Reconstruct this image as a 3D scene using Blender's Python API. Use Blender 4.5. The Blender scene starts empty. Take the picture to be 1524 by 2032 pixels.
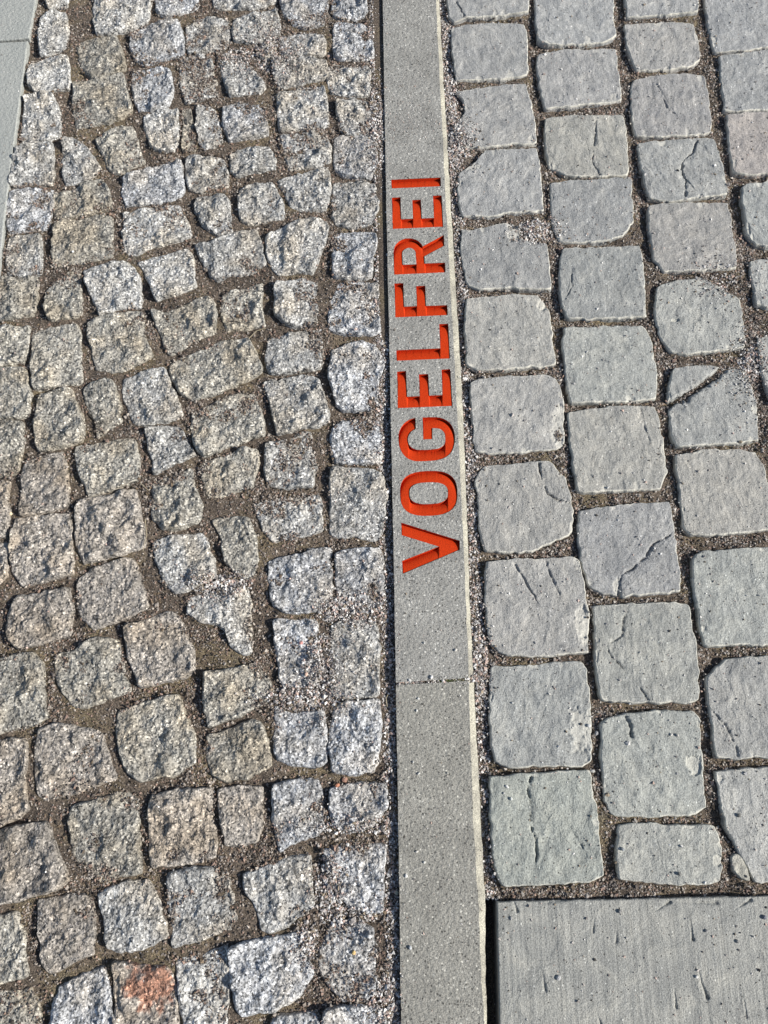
import bpy, math, random
import numpy as np
from mathutils import Vector

# ------------------------------------------------------------------ camera, light, exposure
W0, H0 = 1524.0, 2032.0
F = 1643.0
TH = math.radians(18.3)
CAMH = 1.5
sc = bpy.context.scene
cd = bpy.data.cameras.new('camera'); cam = bpy.data.objects.new('camera', cd)
sc.collection.objects.link(cam); sc.camera = cam
cam.location = (0, 0, CAMH); cam.rotation_euler = (TH, 0, 0)
cd.sensor_fit = 'VERTICAL'; cd.sensor_height = 36.0; cd.sensor_width = 36.0; cd.lens = 36.0 * F / H0
cd.clip_start = 0.05; cd.clip_end = 200

SUN_EL = math.radians(35); SUN_AZ = math.radians(-12)      # azimuth measured from +x (right of the photo)
sdir = Vector((math.cos(SUN_EL) * math.cos(SUN_AZ), math.cos(SUN_EL) * math.sin(SUN_AZ), math.sin(SUN_EL)))
w = bpy.data.worlds.new('World'); sc.world = w; w.use_nodes = True
wn = w.node_tree; bg = wn.nodes['Background']
sky = wn.nodes.new('ShaderNodeTexSky'); sky.sky_type = 'NISHITA'; sky.sun_disc = False
sky.sun_elevation = SUN_EL; sky.sun_rotation = math.atan2(sdir.x, sdir.y)
wn.links.new(sky.outputs[0], bg.inputs[0]); bg.inputs[1].default_value = 0.08
sl = bpy.data.lights.new('sun', 'SUN'); so = bpy.data.objects.new('sun', sl); sc.collection.objects.link(so)
sl.energy = 5.0; sl.angle = math.radians(0.5); sl.color = (1.0, 0.95, 0.87)
so.rotation_euler = (-sdir).to_track_quat('-Z', 'Y').to_euler(); so.location = (2, 0, 3)
sc.view_settings.view_transform = 'Standard'; sc.view_settings.look = 'None'
sc.view_settings.exposure = 0.28; sc.view_settings.gamma = 1.0

# ------------------------------------------------------------------ helpers
random.seed(7)
rng = np.random.default_rng(11)
TAB = rng.random((256, 256)).astype(np.float64)
CT, ST = math.cos(TH), math.sin(TH)

def P(px, py, z=0.0):
    a = (px - W0 / 2) / F; b = -(py - H0 / 2) / F
    dy = b * CT + ST; dz = b * ST - CT
    t = (z - CAMH) / dz
    return (a * t, dy * t)

def to_px(x, y, z):
    rx, ry, rz = x, y, z - CAMH
    up = ry * CT + rz * ST; fw = ry * ST - rz * CT
    return W0 / 2 + F * rx / fw, H0 / 2 - F * up / fw

def vnoise(x, y):
    xi = np.floor(x).astype(np.int64); yi = np.floor(y).astype(np.int64)
    fx = x - xi; fy = y - yi
    fx = fx * fx * (3 - 2 * fx); fy = fy * fy * (3 - 2 * fy)
    a = TAB[xi & 255, yi & 255]; b = TAB[(xi + 1) & 255, yi & 255]
    c = TAB[xi & 255, (yi + 1) & 255]; d = TAB[(xi + 1) & 255, (yi + 1) & 255]
    return (a * (1 - fx) + b * fx) * (1 - fy) + (c * (1 - fx) + d * fx) * fy - 0.5

def fbm(x, y, scale, octs=4, gain=0.5, seed=0.0):
    r = 0.0; amp = 1.0; c, s = math.cos(0.6), math.sin(0.6)
    x = x / scale + seed * 17.3; y = y / scale + seed * 9.1
    for _ in range(octs):
        r = r + amp * vnoise(x, y)
        x, y = (x * c - y * s) * 2.03 + 3.1, (x * s + y * c) * 2.03 + 7.7
        amp *= gain
    return r

def new_mesh(name, verts, faces, mat=None, smooth=True, parent=None, loc=(0, 0, 0)):
    me = bpy.data.meshes.new(name)
    v = np.asarray(verts, dtype=np.float64) - np.asarray(loc)
    f = np.asarray(faces, dtype=np.int32)
    n, k = f.shape
    me.vertices.add(len(v)); me.vertices.foreach_set('co', v.astype(np.float32).ravel())
    me.loops.add(n * k); me.loops.foreach_set('vertex_index', f.ravel())
    me.polygons.add(n); me.polygons.foreach_set('loop_start', np.arange(0, n * k, k, dtype=np.int32))
    try: me.polygons.foreach_set('loop_total', np.full(n, k, dtype=np.int32))
    except Exception: pass
    me.polygons.foreach_set('use_smooth', np.full(n, smooth, dtype=bool))
    me.update(calc_edges=True); me.validate()
    o = bpy.data.objects.new(name, me); sc.collection.objects.link(o); o.location = loc
    if mat: me.materials.append(mat)
    if parent: o.parent = parent
    return o

def tag(o, label=None, cat=None, group=None, kind=None):
    if label: o['label'] = label
    if cat: o['category'] = cat
    if group: o['group'] = group
    if kind: o['kind'] = kind

def catmull(pts, n, tens=0.33):
    p = np.array(pts, float); m = len(p); out = []
    for i in range(m):
        p0, p1, p2, p3 = p[i - 1], p[i], p[(i + 1) % m], p[(i + 2) % m]
        for k in range(n):
            t = k / n
            # tension keeps corners crisp
            m1 = tens * (p2 - p0); m2 = tens * (p3 - p1)
            L = np.linalg.norm(p2 - p1)
            for mm in (m1, m2):
                l = np.linalg.norm(mm)
                if l > 0.8 * L: mm *= 0.8 * L / l
            h = (2 * t**3 - 3 * t**2 + 1) * p1 + (t**3 - 2 * t**2 + t) * m1 + (-2 * t**3 + 3 * t**2) * p2 + (t**3 - t**2) * m2
            out.append(h)
    return np.array(out)

def inside(px, py, poly):
    r = np.zeros(px.shape, bool); n = len(poly)
    for i in range(n):
        x1, y1 = poly[i]; x2, y2 = poly[(i + 1) % n]
        if y1 == y2: continue
        c = ((y1 > py) != (y2 > py)) & (px < (x2 - x1) * (py - y1) / (y2 - y1) + x1)
        r ^= c
    return r

def seg_dist(x, y, pl, closed=False):
    d = np.full(x.shape, 1e9); n = len(pl)
    for i in range(n if closed else n - 1):
        ax, ay = pl[i]; bx, by = pl[(i + 1) % n]
        vx, vy = bx - ax, by - ay; L = vx * vx + vy * vy + 1e-15
        t = np.clip(((x - ax) * vx + (y - ay) * vy) / L, 0, 1)
        d = np.minimum(d, np.hypot(x - ax - t * vx, y - ay - t * vy))
    return d

# global height map of everything solid, used to rest grit on what is below it
GX0, GY0, GC = -1.25, -0.75, 0.002
GNX, GNY = 1250, 1450
HM = np.full((GNX, GNY), -0.05)
def hm_add(x, y, z):
    i = ((x - GX0) / GC).astype(int); j = ((y - GY0) / GC).astype(int)
    ok = (i >= 1) & (j >= 1) & (i < GNX - 1) & (j < GNY - 1)
    i, j, z = i[ok], j[ok], z[ok]
    for di in (-1, 0, 1):
        for dj in (-1, 0, 1):
            np.maximum.at(HM, (i + di, j + dj), z)
def hm_poly(poly, z):
    gx = GX0 + (np.arange(GNX) + .5) * GC; gy = GY0 + (np.arange(GNY) + .5) * GC
    X, Y = np.meshgrid(gx, gy, indexing='ij')
    m = inside(X, Y, poly); HM[m] = np.maximum(HM[m], z)
def hm_get(x, y):
    i = np.clip(((x - GX0) / GC).astype(int), 0, GNX - 1); j = np.clip(((y - GY0) / GC).astype(int), 0, GNY - 1)
    return HM[i, j]

# ------------------------------------------------------------------ materials
def nodes(name):
    m = bpy.data.materials.new(name); m.use_nodes = True
    nt = m.node_tree; b = nt.nodes['Principled BSDF']
    return m, nt, b
def N(nt, t, **kw):
    n = nt.nodes.new(t)
    for k, v in kw.items():
        if k.startswith('i_'): n.inputs[k[2:].replace('_', ' ')].default_value = v
        else: setattr(n, k, v)
    return n
def ramp(nt, src, stops, interp='LINEAR'):
    r = nt.nodes.new('ShaderNodeValToRGB'); r.color_ramp.interpolation = interp
    e = r.color_ramp.elements
    while len(e) < len(stops): e.new(0.5)
    for q, (p, c) in zip(e, stops):
        q.position = p; q.color = (c if isinstance(c, tuple) else (c, c, c)) + (1,) if not (isinstance(c, tuple) and len(c) == 4) else c
    nt.links.new(src, r.inputs[0]); return r.outputs[0]
def mix(nt, a, b, fac, mode='MIX'):
    n = nt.nodes.new('ShaderNodeMix'); n.data_type = 'RGBA'; n.blend_type = mode
    for s, v in ((n.inputs[0], fac), (n.inputs[6], a), (n.inputs[7], b)):
        if isinstance(v, (int, float)): s.default_value = v
        elif isinstance(v, tuple): s.default_value = v if len(v) == 4 else v + (1,)
        else: nt.links.new(v, s)
    return n.outputs[2]
def coords(nt, rand=True, scale=(1, 1, 1)):
    g = nt.nodes.new('ShaderNodeTexCoord'); oi = nt.nodes.new('ShaderNodeObjectInfo')
    mp = nt.nodes.new('ShaderNodeVectorMath'); mp.operation = 'MULTIPLY'; mp.inputs[1].default_value = scale
    nt.links.new(g.outputs['Object'], mp.inputs[0])
    if not rand: return mp.outputs[0], oi
    sc_ = nt.nodes.new('ShaderNodeVectorMath'); sc_.operation = 'SCALE'; sc_.inputs[0].default_value = (7, 13, 5)
    nt.links.new(oi.outputs['Random'], sc_.inputs['Scale'])
    ad = nt.nodes.new('ShaderNodeVectorMath'); ad.operation = 'ADD'
    nt.links.new(mp.outputs[0], ad.inputs[0]); nt.links.new(sc_.outputs[0], ad.inputs[1])
    return ad.outputs[0], oi
def tex(nt, vec, kind, **kw):
    n = nt.nodes.new(kind)
    for k, v in kw.items(): n.inputs[k].default_value = v
    nt.links.new(vec, n.inputs['Vector']); return n
def bumps(nt, b, items):
    prev = None
    for src, strength, dist in items:
        n = nt.nodes.new('ShaderNodeBump'); n.inputs['Strength'].default_value = strength; n.inputs['Distance'].default_value = dist
        nt.links.new(src, n.inputs['Height'])
        if prev: nt.links.new(prev, n.inputs['Normal'])
        prev = n.outputs[0]
    nt.links.new(prev, b.inputs['Normal'])

def granite():
    m, nt, b = nodes('granite')
    v, oi = coords(nt)
    n1 = tex(nt, v, 'ShaderNodeTexVoronoi', Scale=330.0)       # 3 mm crystals
    n2 = tex(nt, v, 'ShaderNodeTexNoise', Scale=260.0, Detail=3.0, Roughness=0.6)
    n3 = tex(nt, v, 'ShaderNodeTexNoise', Scale=45.0, Detail=3.0, Roughness=0.6)
    n4 = tex(nt, v, 'ShaderNodeTexNoise', Scale=14.0, Detail=2.0)
    sep = nt.nodes.new('ShaderNodeSeparateColor'); nt.links.new(n1.outputs['Color'], sep.inputs[0])
    crystal = ramp(nt, sep.outputs[0], [(0.0, 0.10), (0.12, 0.16), (0.24, 0.34), (0.62, 0.42), (0.86, 0.52), (1.0, 0.95)])
    fine = ramp(nt, n2.outputs[0], [(0.30, 0.68), (0.5, 1.0), (0.72, 1.3)])
    c = mix(nt, crystal, fine, 1.0, 'MULTIPLY')
    blotch = ramp(nt, n3.outputs[0], [(0.3, 0.66), (0.5, 1.0), (0.7, 1.22)])
    c = mix(nt, c, blotch, 1.0, 'MULTIPLY')
    c = mix(nt, c, oi.outputs['Color'], 1.0, 'MULTIPLY')
    warm = ramp(nt, n4.outputs[0], [(0.45, 0.0), (0.65, 1.0)])
    c2 = mix(nt, c, (1.02, 0.90, 0.74), 1.0, 'MULTIPLY')
    wf = nt.nodes.new('ShaderNodeMath'); wf.operation = 'MULTIPLY'; wf.inputs[1].default_value = 0.6
    nt.links.new(warm, wf.inputs[0])
    c = mix(nt, c, c2, wf.outputs[0])
    at = nt.nodes.new('ShaderNodeAttribute'); at.attribute_name = 'stain'
    c3 = mix(nt, c, (0.95, 0.56, 0.44), 1.0, 'MULTIPLY')
    c = mix(nt, c, c3, at.outputs['Fac'])
    nt.links.new(c, b.inputs['Base Color'])
    b.inputs['Roughness'].default_value = 0.62; b.inputs['Specular IOR Level'].default_value = 0.45
    bumps(nt, b, [(n2.outputs[0], 0.9, 0.0022), (sep.outputs[0], 0.45, 0.0011), (tex(nt, v, 'ShaderNodeTexNoise', Scale=95.0, Detail=3.0).outputs[0], 1.0, 0.0085)])
    return m

def sandstone(name='sandstone', lines=False):
    m, nt, b = nodes(name)
    v, oi = coords(nt)
    n2 = tex(nt, v, 'ShaderNodeTexNoise', Scale=420.0, Detail=2.0, Roughness=0.6)
    n3 = tex(nt, v, 'ShaderNodeTexNoise', Scale=22.0, Detail=5.0, Roughness=0.6, Distortion=0.6)
    n5 = tex(nt, v, 'ShaderNodeTexVoronoi', Scale=130.0)
    v2 = nt.nodes.new('ShaderNodeVectorMath'); v2.operation = 'MULTIPLY'; v2.inputs[1].default_value = (1, 0.5, 1) if not lines else (1, 0.03, 1)
    nt.links.new(v, v2.inputs[0])
    n6 = tex(nt, v2.outputs[0], 'ShaderNodeTexNoise', Scale=60.0 if not lines else 170.0, Detail=4.0, Roughness=0.6)
    base = ramp(nt, n3.outputs[0], [(0.25, (0.245, 0.248, 0.245)), (0.5, (0.318, 0.318, 0.306)), (0.75, (0.405, 0.396, 0.368))])
    fine = ramp(nt, n2.outputs[0], [(0.28, 0.62), (0.5, 1.0), (0.75, 1.45)])
    c = mix(nt, base, fine, 1.0, 'MULTIPLY')
    st = ramp(nt, n6.outputs[0], [(0.3, 0.84), (0.5, 1.0), (0.7, 1.14)])
    c = mix(nt, c, st, 1.0, 'MULTIPLY')
    # sparse dark pits and pale grains
    sp = ramp(nt, n5.outputs['Distance'], [(0.0, 0.0), (0.16, 0.0), (0.2, 1.0)])
    sep = nt.nodes.new('ShaderNodeSeparateColor'); nt.links.new(n5.outputs['Color'], sep.inputs[0])
    spc = ramp(nt, sep.outputs[0], [(0.0, 0.25), (0.13, 0.25), (0.14, 1.0), (0.86, 1.0), (0.87, 1.9), (1.0, 1.9)], 'CONSTANT')
    spm = mix(nt, spc, (1, 1, 1), sp)
    c = mix(nt, c, spm, 1.0, 'MULTIPLY')
    oc = mix(nt, (1, 1, 1), oi.outputs['Color'], 0.9)
    c = mix(nt, c, oc, 1.0, 'MULTIPLY')
    at = nt.nodes.new('ShaderNodeAttribute'); at.attribute_name = 'stain'      # pale chipped flakes, and sunlit highlight painted along the arrises
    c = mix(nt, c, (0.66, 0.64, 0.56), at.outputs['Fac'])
    nt.links.new(c, b.inputs['Base Color']); b.inputs['Roughness'].default_value = 0.7
    b.inputs['Specular IOR Level'].default_value = 0.4
    bumps(nt, b, [(n6.outputs[0], 0.8, 0.004 if not lines else 0.0012), (n2.outputs[0], 0.8, 0.0012), (n3.outputs[0], 0.8, 0.006), (spm, 0.35, 0.0008)])
    return m

def concrete(name, lo, hi, speck=True):
    m, nt, b = nodes(name)
    v, oi = coords(nt, rand=False)
    n2 = tex(nt, v, 'ShaderNodeTexNoise', Scale=480.0, Detail=3.0, Roughness=0.65)
    n3 = tex(nt, v, 'ShaderNodeTexNoise', Scale=16.0, Detail=4.0, Roughness=0.6)
    n4 = tex(nt, v, 'ShaderNodeTexNoise', Scale=170.0, Detail=2.0, Roughness=0.5)
    n5 = tex(nt, v, 'ShaderNodeTexVoronoi', Scale=215.0)
    base = ramp(nt, n3.outputs[0], [(0.28, lo), (0.5, tuple((a + b) / 2 for a, b in zip(lo, hi))), (0.72, hi)])
    c = mix(nt, base, ramp(nt, n2.outputs[0], [(0.3, 0.48), (0.5, 1.0), (0.72, 1.7)]), 1.0, 'MULTIPLY')
    if speck:
        sep = nt.nodes.new('ShaderNodeSeparateColor'); nt.links.new(n5.outputs['Color'], sep.inputs[0])
        spc = ramp(nt, sep.outputs[0], [(0.0, 0.3), (0.14, 1.0), (0.87, 1.9)], 'CONSTANT')
        sp = ramp(nt, n5.outputs['Distance'], [(0.30, 0.0), (0.42, 1.0)])
        c = mix(nt, c, mix(nt, spc, (1, 1, 1), sp), 1.0, 'MULTIPLY')
    c = mix(nt, c, oi.outputs['Color'], 1.0, 'MULTIPLY')
    nt.links.new(c, b.inputs['Base Color']); b.inputs['Roughness'].default_value = 0.75
    bumps(nt, b, [(n4.outputs[0], 0.8, 0.003), (n2.outputs[0], 0.6, 0.001)])
    return m

def soil():
    m, nt, b = nodes('joint_sand')
    v, oi = coords(nt, rand=False)
    n1 = tex(nt, v, 'ShaderNodeTexNoise', Scale=8.0, Detail=5.0, Roughness=0.6)
    n2 = tex(nt, v, 'ShaderNodeTexNoise', Scale=420.0, Detail=3.0, Roughness=0.7)
    n3 = tex(nt, v, 'ShaderNodeTexVoronoi', Scale=480.0)
    c = ramp(nt, n1.outputs[0], [(0.3, (0.075, 0.060, 0.047)), (0.5, (0.115, 0.092, 0.072)), (0.62, (0.15, 0.12, 0.075)), (0.75, (0.10, 0.098, 0.085))])
    c = mix(nt, c, ramp(nt, n2.outputs[0], [(0.3, 0.3), (0.5, 0.95), (0.7, 2.0)]), 1.0, 'MULTIPLY')
    sep = nt.nodes.new('ShaderNodeSeparateColor'); nt.links.new(n3.outputs['Color'], sep.inputs[0])
    c = mix(nt, c, ramp(nt, sep.outputs[0], [(0.0, 0.45), (0.5, 1.0), (1.0, 2.0)]), 0.7, 'MULTIPLY')
    nt.links.new(c, b.inputs['Base Color']); b.inputs['Roughness'].default_value = 0.95
    bumps(nt, b, [(n2.outputs[0], 1.0, 0.003), (sep.outputs[0], 0.7, 0.0015)])
    return m

def flat(name, col, rough=0.6, attr=None):
    m, nt, b = nodes(name)
    v, oi = coords(nt)
    n2 = tex(nt, v, 'ShaderNodeTexNoise', Scale=500.0, Detail=2.0)
    if attr:
        at = nt.nodes.new('ShaderNodeAttribute'); at.attribute_name = attr; src = at.outputs['Color']
    else:
        src = col
    c = mix(nt, src, ramp(nt, n2.outputs[0], [(0.3, 0.75), (0.7, 1.2)]), 1.0, 'MULTIPLY')
    nt.links.new(c, b.inputs['Base Color']); b.inputs['Roughness'].default_value = rough
    bumps(nt, b, [(n2.outputs[0], 0.5, 0.0008)])
    return m

M_GRAN = granite(); M_SAND = sandstone(); M_SLAB = sandstone('sawn_sandstone', True)
M_CONC = concrete('kerb_concrete', (0.215, 0.212, 0.197), (0.315, 0.312, 0.29))
M_EDGE = concrete('cream_edge_concrete', (0.21, 0.20, 0.17), (0.50, 0.48, 0.39), speck=False)
M_PALE = concrete('pale_slab_concrete', (0.30, 0.315, 0.30), (0.35, 0.36, 0.34), speck=False)
M_SOIL = soil()
M_RED = flat('red_paint', (0.51, 0.038, 0.005), 0.85)
M_RED.node_tree.nodes['Principled BSDF'].inputs['Specular IOR Level'].default_value = 0.12
M_GRIT = flat('grit', None, 0.8, attr='col')
M_MOSS = flat('moss', (0.05, 0.075, 0.012), 0.9)
M_STRAW = flat('dry_straw', (0.34, 0.29, 0.2), 0.8)

# ------------------------------------------------------------------ stone builder
def stone(name, poly_px, z0=0.0, rough=0.0035, edge=0.006, facets=0.006, nth=128, nr=36, mat=M_GRAN, tint=(1, 1, 1),
          cracks=(), chips=(), stains=(), wear_rimlight=False, grow=0.0, tens=0.33, terr=0.0, tilt=0.03, depth=0.045, wob=0.0018, seed=0, iswt=True):
    R = random.Random(seed * 31 + 5)
    w_ = np.array([P(x, y, z0) for x, y in poly_px])
    out = catmull(w_, 14, tens)
    c = np.array([out[:, 0].mean(), out[:, 1].mean()])
    # resample by angle about the centre
    ang = np.unwrap(np.arctan2(out[:, 1] - c[1], out[:, 0] - c[0])); r = np.hypot(out[:, 0] - c[0], out[:, 1] - c[1])
    if ang[-1] < ang[0]: ang = ang[::-1]; r = r[::-1]
    ang2 = np.concatenate([ang - 2 * np.pi, ang, ang + 2 * np.pi]); r2 = np.tile(r, 3)
    o_ = np.argsort(ang2); ang2, r2 = ang2[o_], r2[o_]
    th = np.linspace(-np.pi, np.pi, nth, endpoint=False); th = th + ang.mean()
    rad = np.interp(th, ang2, r2)
    ox, oy = c[0] + np.cos(th) * rad, c[1] + np.sin(th) * rad
    rad = rad + grow + wob * fbm(ox, oy, 0.016, 3, 0.6, seed) * 2.0
    t = 1 - (1 - np.linspace(0, 1, nr + 1)[1:]) ** 1.5
    Rr = t[:, None] * rad[None, :]
    X = c[0] + np.cos(th)[None, :] * Rr; Y = c[1] + np.sin(th)[None, :] * Rr
    d = (1 - t)[:, None] * rad[None, :]
    def surf(X, Y, d):
        Z = np.full(X.shape, z0)
        S = max(np.median(rad), 0.02)
        ux, uy = (X - c[0]) / S, (Y - c[1]) / S
        if terr:
            a_ = R.uniform(0, 3.14); ca, sa = math.cos(ta * 90), math.sin(ta * 90)
            xr, yr = X * ca - Y * sa, (X * sa + Y * ca) * .55
            T = fbm(xr, yr, 0.07, 4, .5, seed + 20) * 3.2 + ((X - c[0]) * tb + (Y - c[1]) * ta) * 900
            fl = np.floor(T); fr = T - fl
            Z = Z + terr * (np.clip(fl, -2, 1) + .4 + np.clip((fr - .86) / .14, 0, 1) ** 2 * (fl > -3) * (fl < 1))
            Z = Z + 0.0004 * fbm(xr * 1.0, yr * .35, .006, 3, .6, seed)
        if facets:
            hi = np.full(X.shape, -9.0); lo = np.full(X.shape, 9.0)
            for k in range(7):
                a = R2[k]; 
                hi = np.maximum(hi, (a[0] * ux + a[1] * uy) + a[2] * .5)
                lo = np.minimum(lo, (a[3] * ux + a[4] * uy) + a[5] * .5)
            Z = Z + facets * (0.45 * hi + 0.75 * lo)
        Z = Z + rough * (1.6 * fbm(X, Y, 0.026, 5, 0.52, seed + 1))
        Z = Z + (ta * ux + tb * uy) * S
        Z = np.where(Z < z0 - .0032, z0 - .0032 + (Z - z0 + .0032) * .35, Z)
        for (cx, cy, rx, ry, dep) in chips_w:
            q = ((X - cx) / rx) ** 2 + ((Y - cy) / ry) ** 2 + 1.3 * fbm(X, Y, .012, 3, .6, 5)
            Z = Z - dep * np.clip((1.15 - q) * 1.6, 0, 1) ** 0.8
        for pl, wd, dep in cracks_w:
            dd = seg_dist(X + 0.0012 * fbm(X, Y, .008, 2, .5, 3) * 2, Y + 0.0012 * fbm(X, Y, .008, 2, .5, 5) * 2, pl)
            wv_ = np.clip(.75 + 1.6 * fbm(X, Y, .012, 3, .6, seed + 30), .12, 1.5)
            Z = Z - dep * np.clip(wv_ + (wd > .005), 0, 1.1) * np.exp(-(dd / (wd * np.maximum(wv_, .7 * (wd > .005)))) ** 2)
            pa, pb = pl[0], pl[-1]; sd = np.sign((X - pa[0]) * (pb[1] - pa[1]) - (Y - pa[1]) * (pb[0] - pa[0]))
            Z = Z - .0009 * (sd > 0) * np.exp(-(dd / .012) ** 2)
        e = edge * (1 + 0.9 * fbm(X, Y, 0.03, 2, .5, seed + 4))
        q = np.clip(1 - d / e, 0, 1)
        Z = Z - e * (1 - np.sqrt(1 - np.clip(q * q, 0, 0.9999))) 
        return Z
    R2 = [[R.uniform(-1, 1) for _ in range(6)] for _ in range(7)]
    ta, tb = R.uniform(-tilt, tilt), R.uniform(-tilt, tilt)
    cracks_w = [([P(x, y, z0) for x, y in pl], wd, dep) for pl, wd, dep in cracks]
    chips_w = []
    for cx, cy, rx, ry, dep in chips:
        a = P(cx, cy, z0); b = P(cx + rx, cy + ry, z0); chips_w.append((a[0], a[1], abs(b[0] - a[0]), abs(b[1] - a[1]), min(dep, .0035)))
    Z = surf(X, Y, d)
    zc = surf(np.array([[c[0]]]), np.array([[c[1]]]), np.array([[rad.min()]]))[0, 0]
    # skirt
    rows = [(X, Y, Z)]
    for out_, dn in ((0.0012, 0.006), (0.002, 0.018), (0.0, depth)):
        rr = rad + out_ + 0.0012 * fbm(X[-1] * 1.7, Y[-1] * 1.7 + dn * 9, 0.012, 2, .5, seed)
        rows.append((c[0] + np.cos(th)[None] * rr, c[1] + np.sin(th)[None] * rr, np.minimum(Z[-1:] - 0.003, np.full((1, nth), z0 - dn))))
    X = np.vstack([r_[0] for r_ in rows]); Y = np.vstack([r_[1] for r_ in rows]); Z = np.vstack([r_[2] for r_ in rows])
    nrow = X.shape[0]
    V = np.concatenate([[[c[0], c[1], zc]], np.stack([X, Y, Z], -1).reshape(-1, 3)])
    idx = 1 + np.arange(nrow * nth).reshape(nrow, nth); nx = np.roll(idx, -1, axis=1)
    quads = np.stack([idx[:-1], idx[1:], nx[1:], nx[:-1]], -1).reshape(-1, 4)
    tris = np.stack([np.zeros(nth, int), idx[0], nx[0], nx[0]], -1)
    base = (c[0], c[1], z0 - depth)
    # quads and the centre fan in one mesh: build with triangles
    q = quads; F3 = np.concatenate([q[:, [0, 1, 2]], q[:, [0, 2, 3]], tris[:, :3]])
    o = new_mesh(name, V, F3, mat, True, None, base)
    o.color = tuple(tint) + (1,)
    if wear_rimlight:
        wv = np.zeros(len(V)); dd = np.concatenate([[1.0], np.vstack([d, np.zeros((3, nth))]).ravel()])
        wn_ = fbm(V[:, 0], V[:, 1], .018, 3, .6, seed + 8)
        wv = .8 * np.clip(1.2 - dd / (0.0009 + 0.0038 * np.clip(wn_ + .12, 0, 1)), 0, 1)  # sunlit edge highlight painted as a pale rim, together with chipped arris wear
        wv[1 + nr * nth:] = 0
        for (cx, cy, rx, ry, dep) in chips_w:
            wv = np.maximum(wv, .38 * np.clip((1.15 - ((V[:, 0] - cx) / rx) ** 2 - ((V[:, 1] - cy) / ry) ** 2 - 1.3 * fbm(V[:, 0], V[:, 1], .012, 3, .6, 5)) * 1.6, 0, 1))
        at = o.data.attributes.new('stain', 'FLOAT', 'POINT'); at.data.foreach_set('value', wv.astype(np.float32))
    if stains:
        s = np.zeros(len(V))
        for cx, cy, rx, ry in stains:
            a = P(cx, cy, z0); b = P(cx + rx, cy + ry, z0)
            qq = np.hypot((V[:, 0] - a[0]) / abs(b[0] - a[0]), (V[:, 1] - a[1]) / abs(b[1] - a[1]))
            s = np.maximum(s, np.clip((1.25 - qq + 0.9 * fbm(V[:, 0], V[:, 1], .012, 3, .6, 2)) * 2.2, 0, 1))
        at = o.data.attributes.new('stain', 'FLOAT', 'POINT'); at.data.foreach_set('value', s.astype(np.float32))
    hm_add(V[:, 0], V[:, 1], V[:, 2])
    return o

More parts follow.
